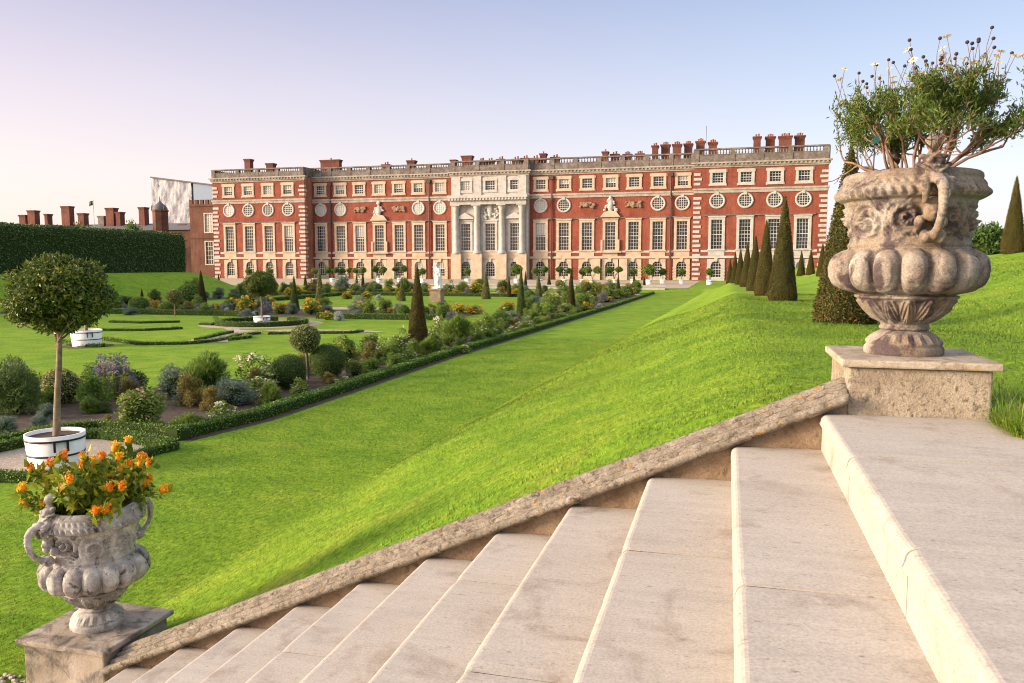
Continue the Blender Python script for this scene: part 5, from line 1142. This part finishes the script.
HP = [atZ(*q, ZL)[:2] for q in ((182, 441), (266, 420), (350, 392), (450, 357.6), (530, 333.5), (615, 307), (655, 293.5))]
HP = [(x - .17, y) for x, y in HP]
hedge('box_hedge', HP, .25, .17, 'box', 'long low clipped box hedge running along the lawn edge', 1500, .032, 1)
bedR = [(x + .30, y) for x, y in HP] + [(-9.0, 70), (-10.0, 40), (-9.9, 24), (-9.7, 15), (-10.6, 13.4), (-13, 12.6), (-18.5, 12.4), (-18.5, 10.0), (-13, 9.0), (-9, 9.3)]
sheet('soil_ground', bedR, ZL + .004, M['soil'])
gpts = lambda l: [atZ(*q, ZL)[:2] for q in l]
sheet('gravel_ground', gpts([(-60, 452), (26, 446), (60, 440), (100, 439), (138, 443), (174, 451), (140, 458), (90, 478), (30, 481), (-60, 478)]), ZL + .008, M['gravel'])
hedge('box_hedge', gpts([(-70, 462), (-20, 456), (26, 446), (60, 440), (100, 438), (138, 443), (174, 450)]), .17, .13, 'box', 'curved box hedge around the back of the near tub gravel', 1700, .03, 2)
hedge('box_hedge', gpts([(-60, 478), (0, 481), (50, 482), (92, 478), (125, 466), (150, 455), (176, 449)]), .16, .11, 'box', 'curved box hedge in front of the near tub gravel', 1700, .03, 3)
hedge('box_hedge', gpts([(-60, 449), (0, 446), (60, 433), (100, 430), (164, 435), (186, 440)]), .17, .14, 'box', 'outer box hedge behind the curved one at the near tub', 1700, .03, 4)
hedge('tall_hedge', [(-46.3, 16), (-46.3, 59.3)], 2.4, 3.35, 'yewdark', 'tall dark clipped hedge walling the left side of the garden', 95, .15, 5, z=-.62, core='core', wav=.006)
hedge('box_hedge', [(-36.5, 33.6), (-24, 33.6), (-21.5, 33.2)], .3, .25, 'box', 'low box hedge edging the left cross bed, left of the far tub', 250, .06, 6)
hedge('box_hedge', [(-18.2, 33.0), (-12.2, 33.4)], .3, .25, 'box', 'low box hedge edging the cross bed right of the far tub', 250, .06, 7)
hedge('box_hedge', [(-30, 45), (-30, 69)], .3, .25, 'box', 'low box hedge along the inner left border', 150, .08, 8)
hedge('box_hedge', [(-34, 59.5), (-12, 59.5)], .3, .25, 'box', 'low box hedge in front of the bed behind the statue', 150, .08, 9)
sheet('soil_ground', [(-36.5, 33.7), (-12, 33.5), (-12, 39.5), (-36.5, 39.5)], ZL + .004, M['soil'])
sheet('soil_ground', [(-35, 59.6), (-11.5, 59.6), (-11.5, 63), (-35, 63)], ZL + .004, M['soil'])
sheet('soil_ground', [(-37, 30), (-35, 30), (-35, 72), (-37, 72)], ZL + .006, M['soil'])
sheet('path', [(-36, 65.5), (-7, 65.5), (-7, 68.5), (-36, 68.5)], ZL + .006, M['path'])
sheet('path', [(-30, 40.2), (-16, 40.2), (-16, 42.2), (-30, 42.2)], ZL + .004, M['path'])
# scroll parterre on the lawn
def arc(cx, cy, rx, ry, a0, a1, n=16): return [(cx + rx * math.cos(rad(a0 + (a1 - a0) * k / n)), cy + ry * math.sin(rad(a0 + (a1 - a0) * k / n))) for k in range(n + 1)]
tX, tY, _ = atZ(262, 324, ZL); t2X, t2Y, _ = atZ(87, 346, ZL)
def ring(name, cx, cy, r0, z, mat): sheet(name, arc(cx, cy, r0, r0, 0, 345, 23), z, mat)
ring('gravel_ground', tX, tY, 2.5, ZL + .006, M['path']); ring('soil_ground', tX, tY, 1.7, ZL + .010, M['soil'])
hedge('box_hedge', arc(tX, tY, 1.75, 1.75, 100, 442), .26, .2, 'box', 'round box hedge ringing the flower-ringed far tub', 300, .055, 10)
ring('soil_ground', t2X, t2Y, .75, ZL + .006, M['soil'])
px_ = lambda l: [atZ(*q, ZL)[:2] for q in l]
for k, (pts, lab) in enumerate((([(104, 340), (140, 345), (185, 344.5), (215, 342), (240, 336), (260, 334)], 'curling thin box edging nearest on the parterre lawn'), ([(95, 331), (140, 331), (165, 330), (182, 329)], 'thin straight box edging in the middle of the parterre'), ([(110, 322.5), (140, 323.5), (180, 322.5)], 'thin box edging at the far side of the parterre'), ([(196, 341), (222, 335), (232, 333)], 'short curled box edging beside the sandy scroll'), ([(230, 340.5), (250, 338), (243, 336)], 'small hooked box edging by the sandy scroll end'), ([(200, 325), (212, 325.5), (221, 322), (215, 318.5)], 'hooked box edging left of the far tub circle'), ([(268, 334.5), (300, 334), (352, 333.5), (362, 332)], 'long thin box edging right of the far tub circle'), ([(60, 342), (78, 347), (104, 347)], 'box edging curled around the second tub'))):
    hedge('box_edging', px_(pts), .16, .09, 'box', lab, 500, .05, 20 + k, group='box edgings of the parterre')
for pts in ([(186, 341.5), (205, 336), (232, 332.5), (262, 331.5), (262, 334.5), (243, 335.5), (228, 339), (228, 342.5), (205, 343)], [(214, 321.5), (236, 319), (240, 330), (262, 331.4), (232, 332.4), (224, 329)], [(262, 330.5), (300, 329.5), (365, 330.5), (385, 332), (345, 333.6), (290, 333)], [(330, 285), (330, 285.01), (330.01, 285)]):
    if len(pts) > 3: sheet('sandy_path', px_(pts), ZL + .012, M['path'])
# --- statue
sX, sY, _ = atZ(437, 302, ZL)
pd = empty('statue_pedestal', (sX, sY, ZL), uniq('brown stone pedestal under the white statue on the lawn'), 'pedestal')
mb = MB(); mb.box(-.38, .38, -.38, .38, .10, .78); part('die', mb, M['pedbrown'], pd); mb = MB(); mb.box(-.46, .46, -.46, .46, 0, .098); part('base', mb, M['pedbrown'], pd); mb = MB(); mb.box(-.45, .45, -.45, .45, .782, .90); part('cap', mb, M['pedbrown'], pd)
def statue_mesh():
    b = MB()
    def T(pts, rr): b.tube(pts, rr, 10); [b.ell(p, r, 10, 7) for p, r in zip(pts, rr)]
    T([(-.12, -.02, .08), (-.11, -.04, .5), (-.09, 0, .95)], [.055, .07, .10]); T([(.12, .02, .08), (.16, -.12, .5), (.09, 0, .93)], [.05, .07, .10])
    T([(-.12, -.02, .07), (-.14, -.16, .05)], [.05, .035]); T([(.12, .02, .07), (.14, -.14, .05)], [.05, .035])
    T([(0, 0, .92), (.02, 0, 1.10), (.0, 0, 1.30), (-.01, 0, 1.44)], [.16, .135, .17, .13]); T([(-.01, 0, 1.50), (-.02, -.01, 1.60)], [.06, .06]); b.ell((-.03, -.03, 1.72), (.085, .10, .12)); b.ell((-.03, .02, 1.76), (.095, .10, .10))
    T([(.17, 0, 1.45), (.30, -.05, 1.22), (.20, -.20, 1.08)], [.07, .055, .045]); T([(-.18, 0, 1.45), (-.32, .02, 1.62), (-.16, -.05, 1.86)], [.07, .055, .045]); b.ell((-.12, -.05, 1.92), .05)
    T([(.20, .10, 1.30), (.22, .12, .8), (.20, .14, .3), (.18, .14, .05)], [.10, .13, .15, .16]); T([(-.20, .0, 1.0), (0, -.12, .95), (.2, -.08, .85), (.22, .05, .6)], [.07, .07, .08, .09])
    T([(.0, .14, .05), (0, .13, .6), (0, .1, .95)], [.18, .16, .12]); b.box(-.30, .32, -.28, .30, 0, .06)
    return remesh(b, 'statue_body', M['marble'], .022, 2)
o = link('statue', statue_mesh()); o.location = (sX, sY, ZL + .90); o.scale = (.90,) * 3; o.rotation_euler = (0, 0, rad(-20)); tag(o, uniq('white marble draped figure statue with one raised arm on its pedestal'), 'statue')

# ------------------------------------------------------------------ sky, sun, camera
SAZ, SEL = (-.90, -.44), rad(13)
w = bpy.data.worlds.new('World'); SC.world = w; w.use_nodes = True; nt = w.node_tree; bg = nt.nodes['Background']
sky = nt.nodes.new('ShaderNodeTexSky'); sky.sky_type = 'NISHITA'; sky.sun_disc = False; sky.sun_elevation = SEL; sky.sun_rotation = math.atan2(SAZ[0], SAZ[1]); sky.altitude = 50; sky.dust_density = 2
tc = nt.nodes.new('ShaderNodeTexCoord'); sp = nt.nodes.new('ShaderNodeSeparateXYZ'); nt.links.new(tc.outputs['Generated'], sp.inputs[0])
def mth(op, a, b_=None, c=None):
    n = nt.nodes.new('ShaderNodeMath'); n.operation = op
    for s, v in zip(n.inputs, (a, b_, c)):
        if v is None: continue
        if hasattr(v, 'node'): nt.links.new(v, s)
        else: s.default_value = v
    return n.outputs[0]
zc_ = sp.outputs['Z']
pinkside = ramp(nt, zc_, [(0, (.545, .445, .415)), (.10, (.525, .43, .43)), (.20, (.435, .355, .40)), (.31, (.275, .245, .335)), (.5, (.42, .43, .51)), (1, (.55, .575, .67))])
blueside = ramp(nt, zc_, [(0, (.48, .455, .47)), (.10, (.46, .455, .51)), (.20, (.33, .365, .465)), (.31, (.215, .265, .395)), (.5, (.42, .43, .51)), (1, (.55, .575, .67))])
az = nt.nodes.new('ShaderNodeMath')
# blend from pink in the west (-X) to blue in the north-east, by compass direction
d = mth('MULTIPLY_ADD', sp.outputs['X'], 1.15, .86); d = mth('MINIMUM', mth('MAXIMUM', d, 0.0), 1.0)
col = mix(nt, d, pinkside, blueside)
# bright after-glow round the low sun, behind and left of the camera
vd = nt.nodes.new('ShaderNodeVectorMath'); vd.operation = 'DOT_PRODUCT'; nt.links.new(tc.outputs['Generated'], vd.inputs[0]); q = np.array([SAZ[0], SAZ[1], .25]); q /= np.linalg.norm(q); vd.inputs[1].default_value = q
glow = ramp(nt, vd.outputs['Value'], [(.45, (0, 0, 0)), (.80, (.9, .62, .42)), (1, (2.8, 2.0, 1.35))])
col = mix(nt, 1.0, col, glow, 'ADD'); col = mix(nt, .04, col, sky.outputs[0], 'ADD')
nt.links.new(col, bg.inputs['Color']); bg.inputs['Strength'].default_value = 1.0
sl = bpy.data.lights.new('sun', 'SUN'); sl.energy = 5.0; sl.angle = rad(16); sl.color = (1, .79, .56); so = bpy.data.objects.new('sun', sl); COL.objects.link(so)
from mathutils import Vector
v = Vector((SAZ[0], SAZ[1], 0)).normalized() * math.cos(SEL) + Vector((0, 0, math.sin(SEL))); so.rotation_euler = v.to_track_quat('Z', 'Y').to_euler(); so.location = (-60, -30, 40)
cam = bpy.data.cameras.new('camera'); cam.sensor_width = 36; cam.lens = 36 * F / 1024; cam.clip_start = .05; cam.clip_end = 6000
co = bpy.data.objects.new('camera', cam); COL.objects.link(co); co.rotation_euler = (math.pi / 2 - PIT, 0, YAW); SC.camera = co
SC.view_settings.view_transform = 'Standard'; SC.view_settings.look = 'None'; SC.view_settings.exposure = .72; SC.view_settings.gamma = 1
SC.cycles.pixel_filter_type = 'BLACKMAN_HARRIS'; SC.cycles.filter_width = 1.05; SC.cycles.max_bounces = 6; SC.cycles.transparent_max_bounces = 6
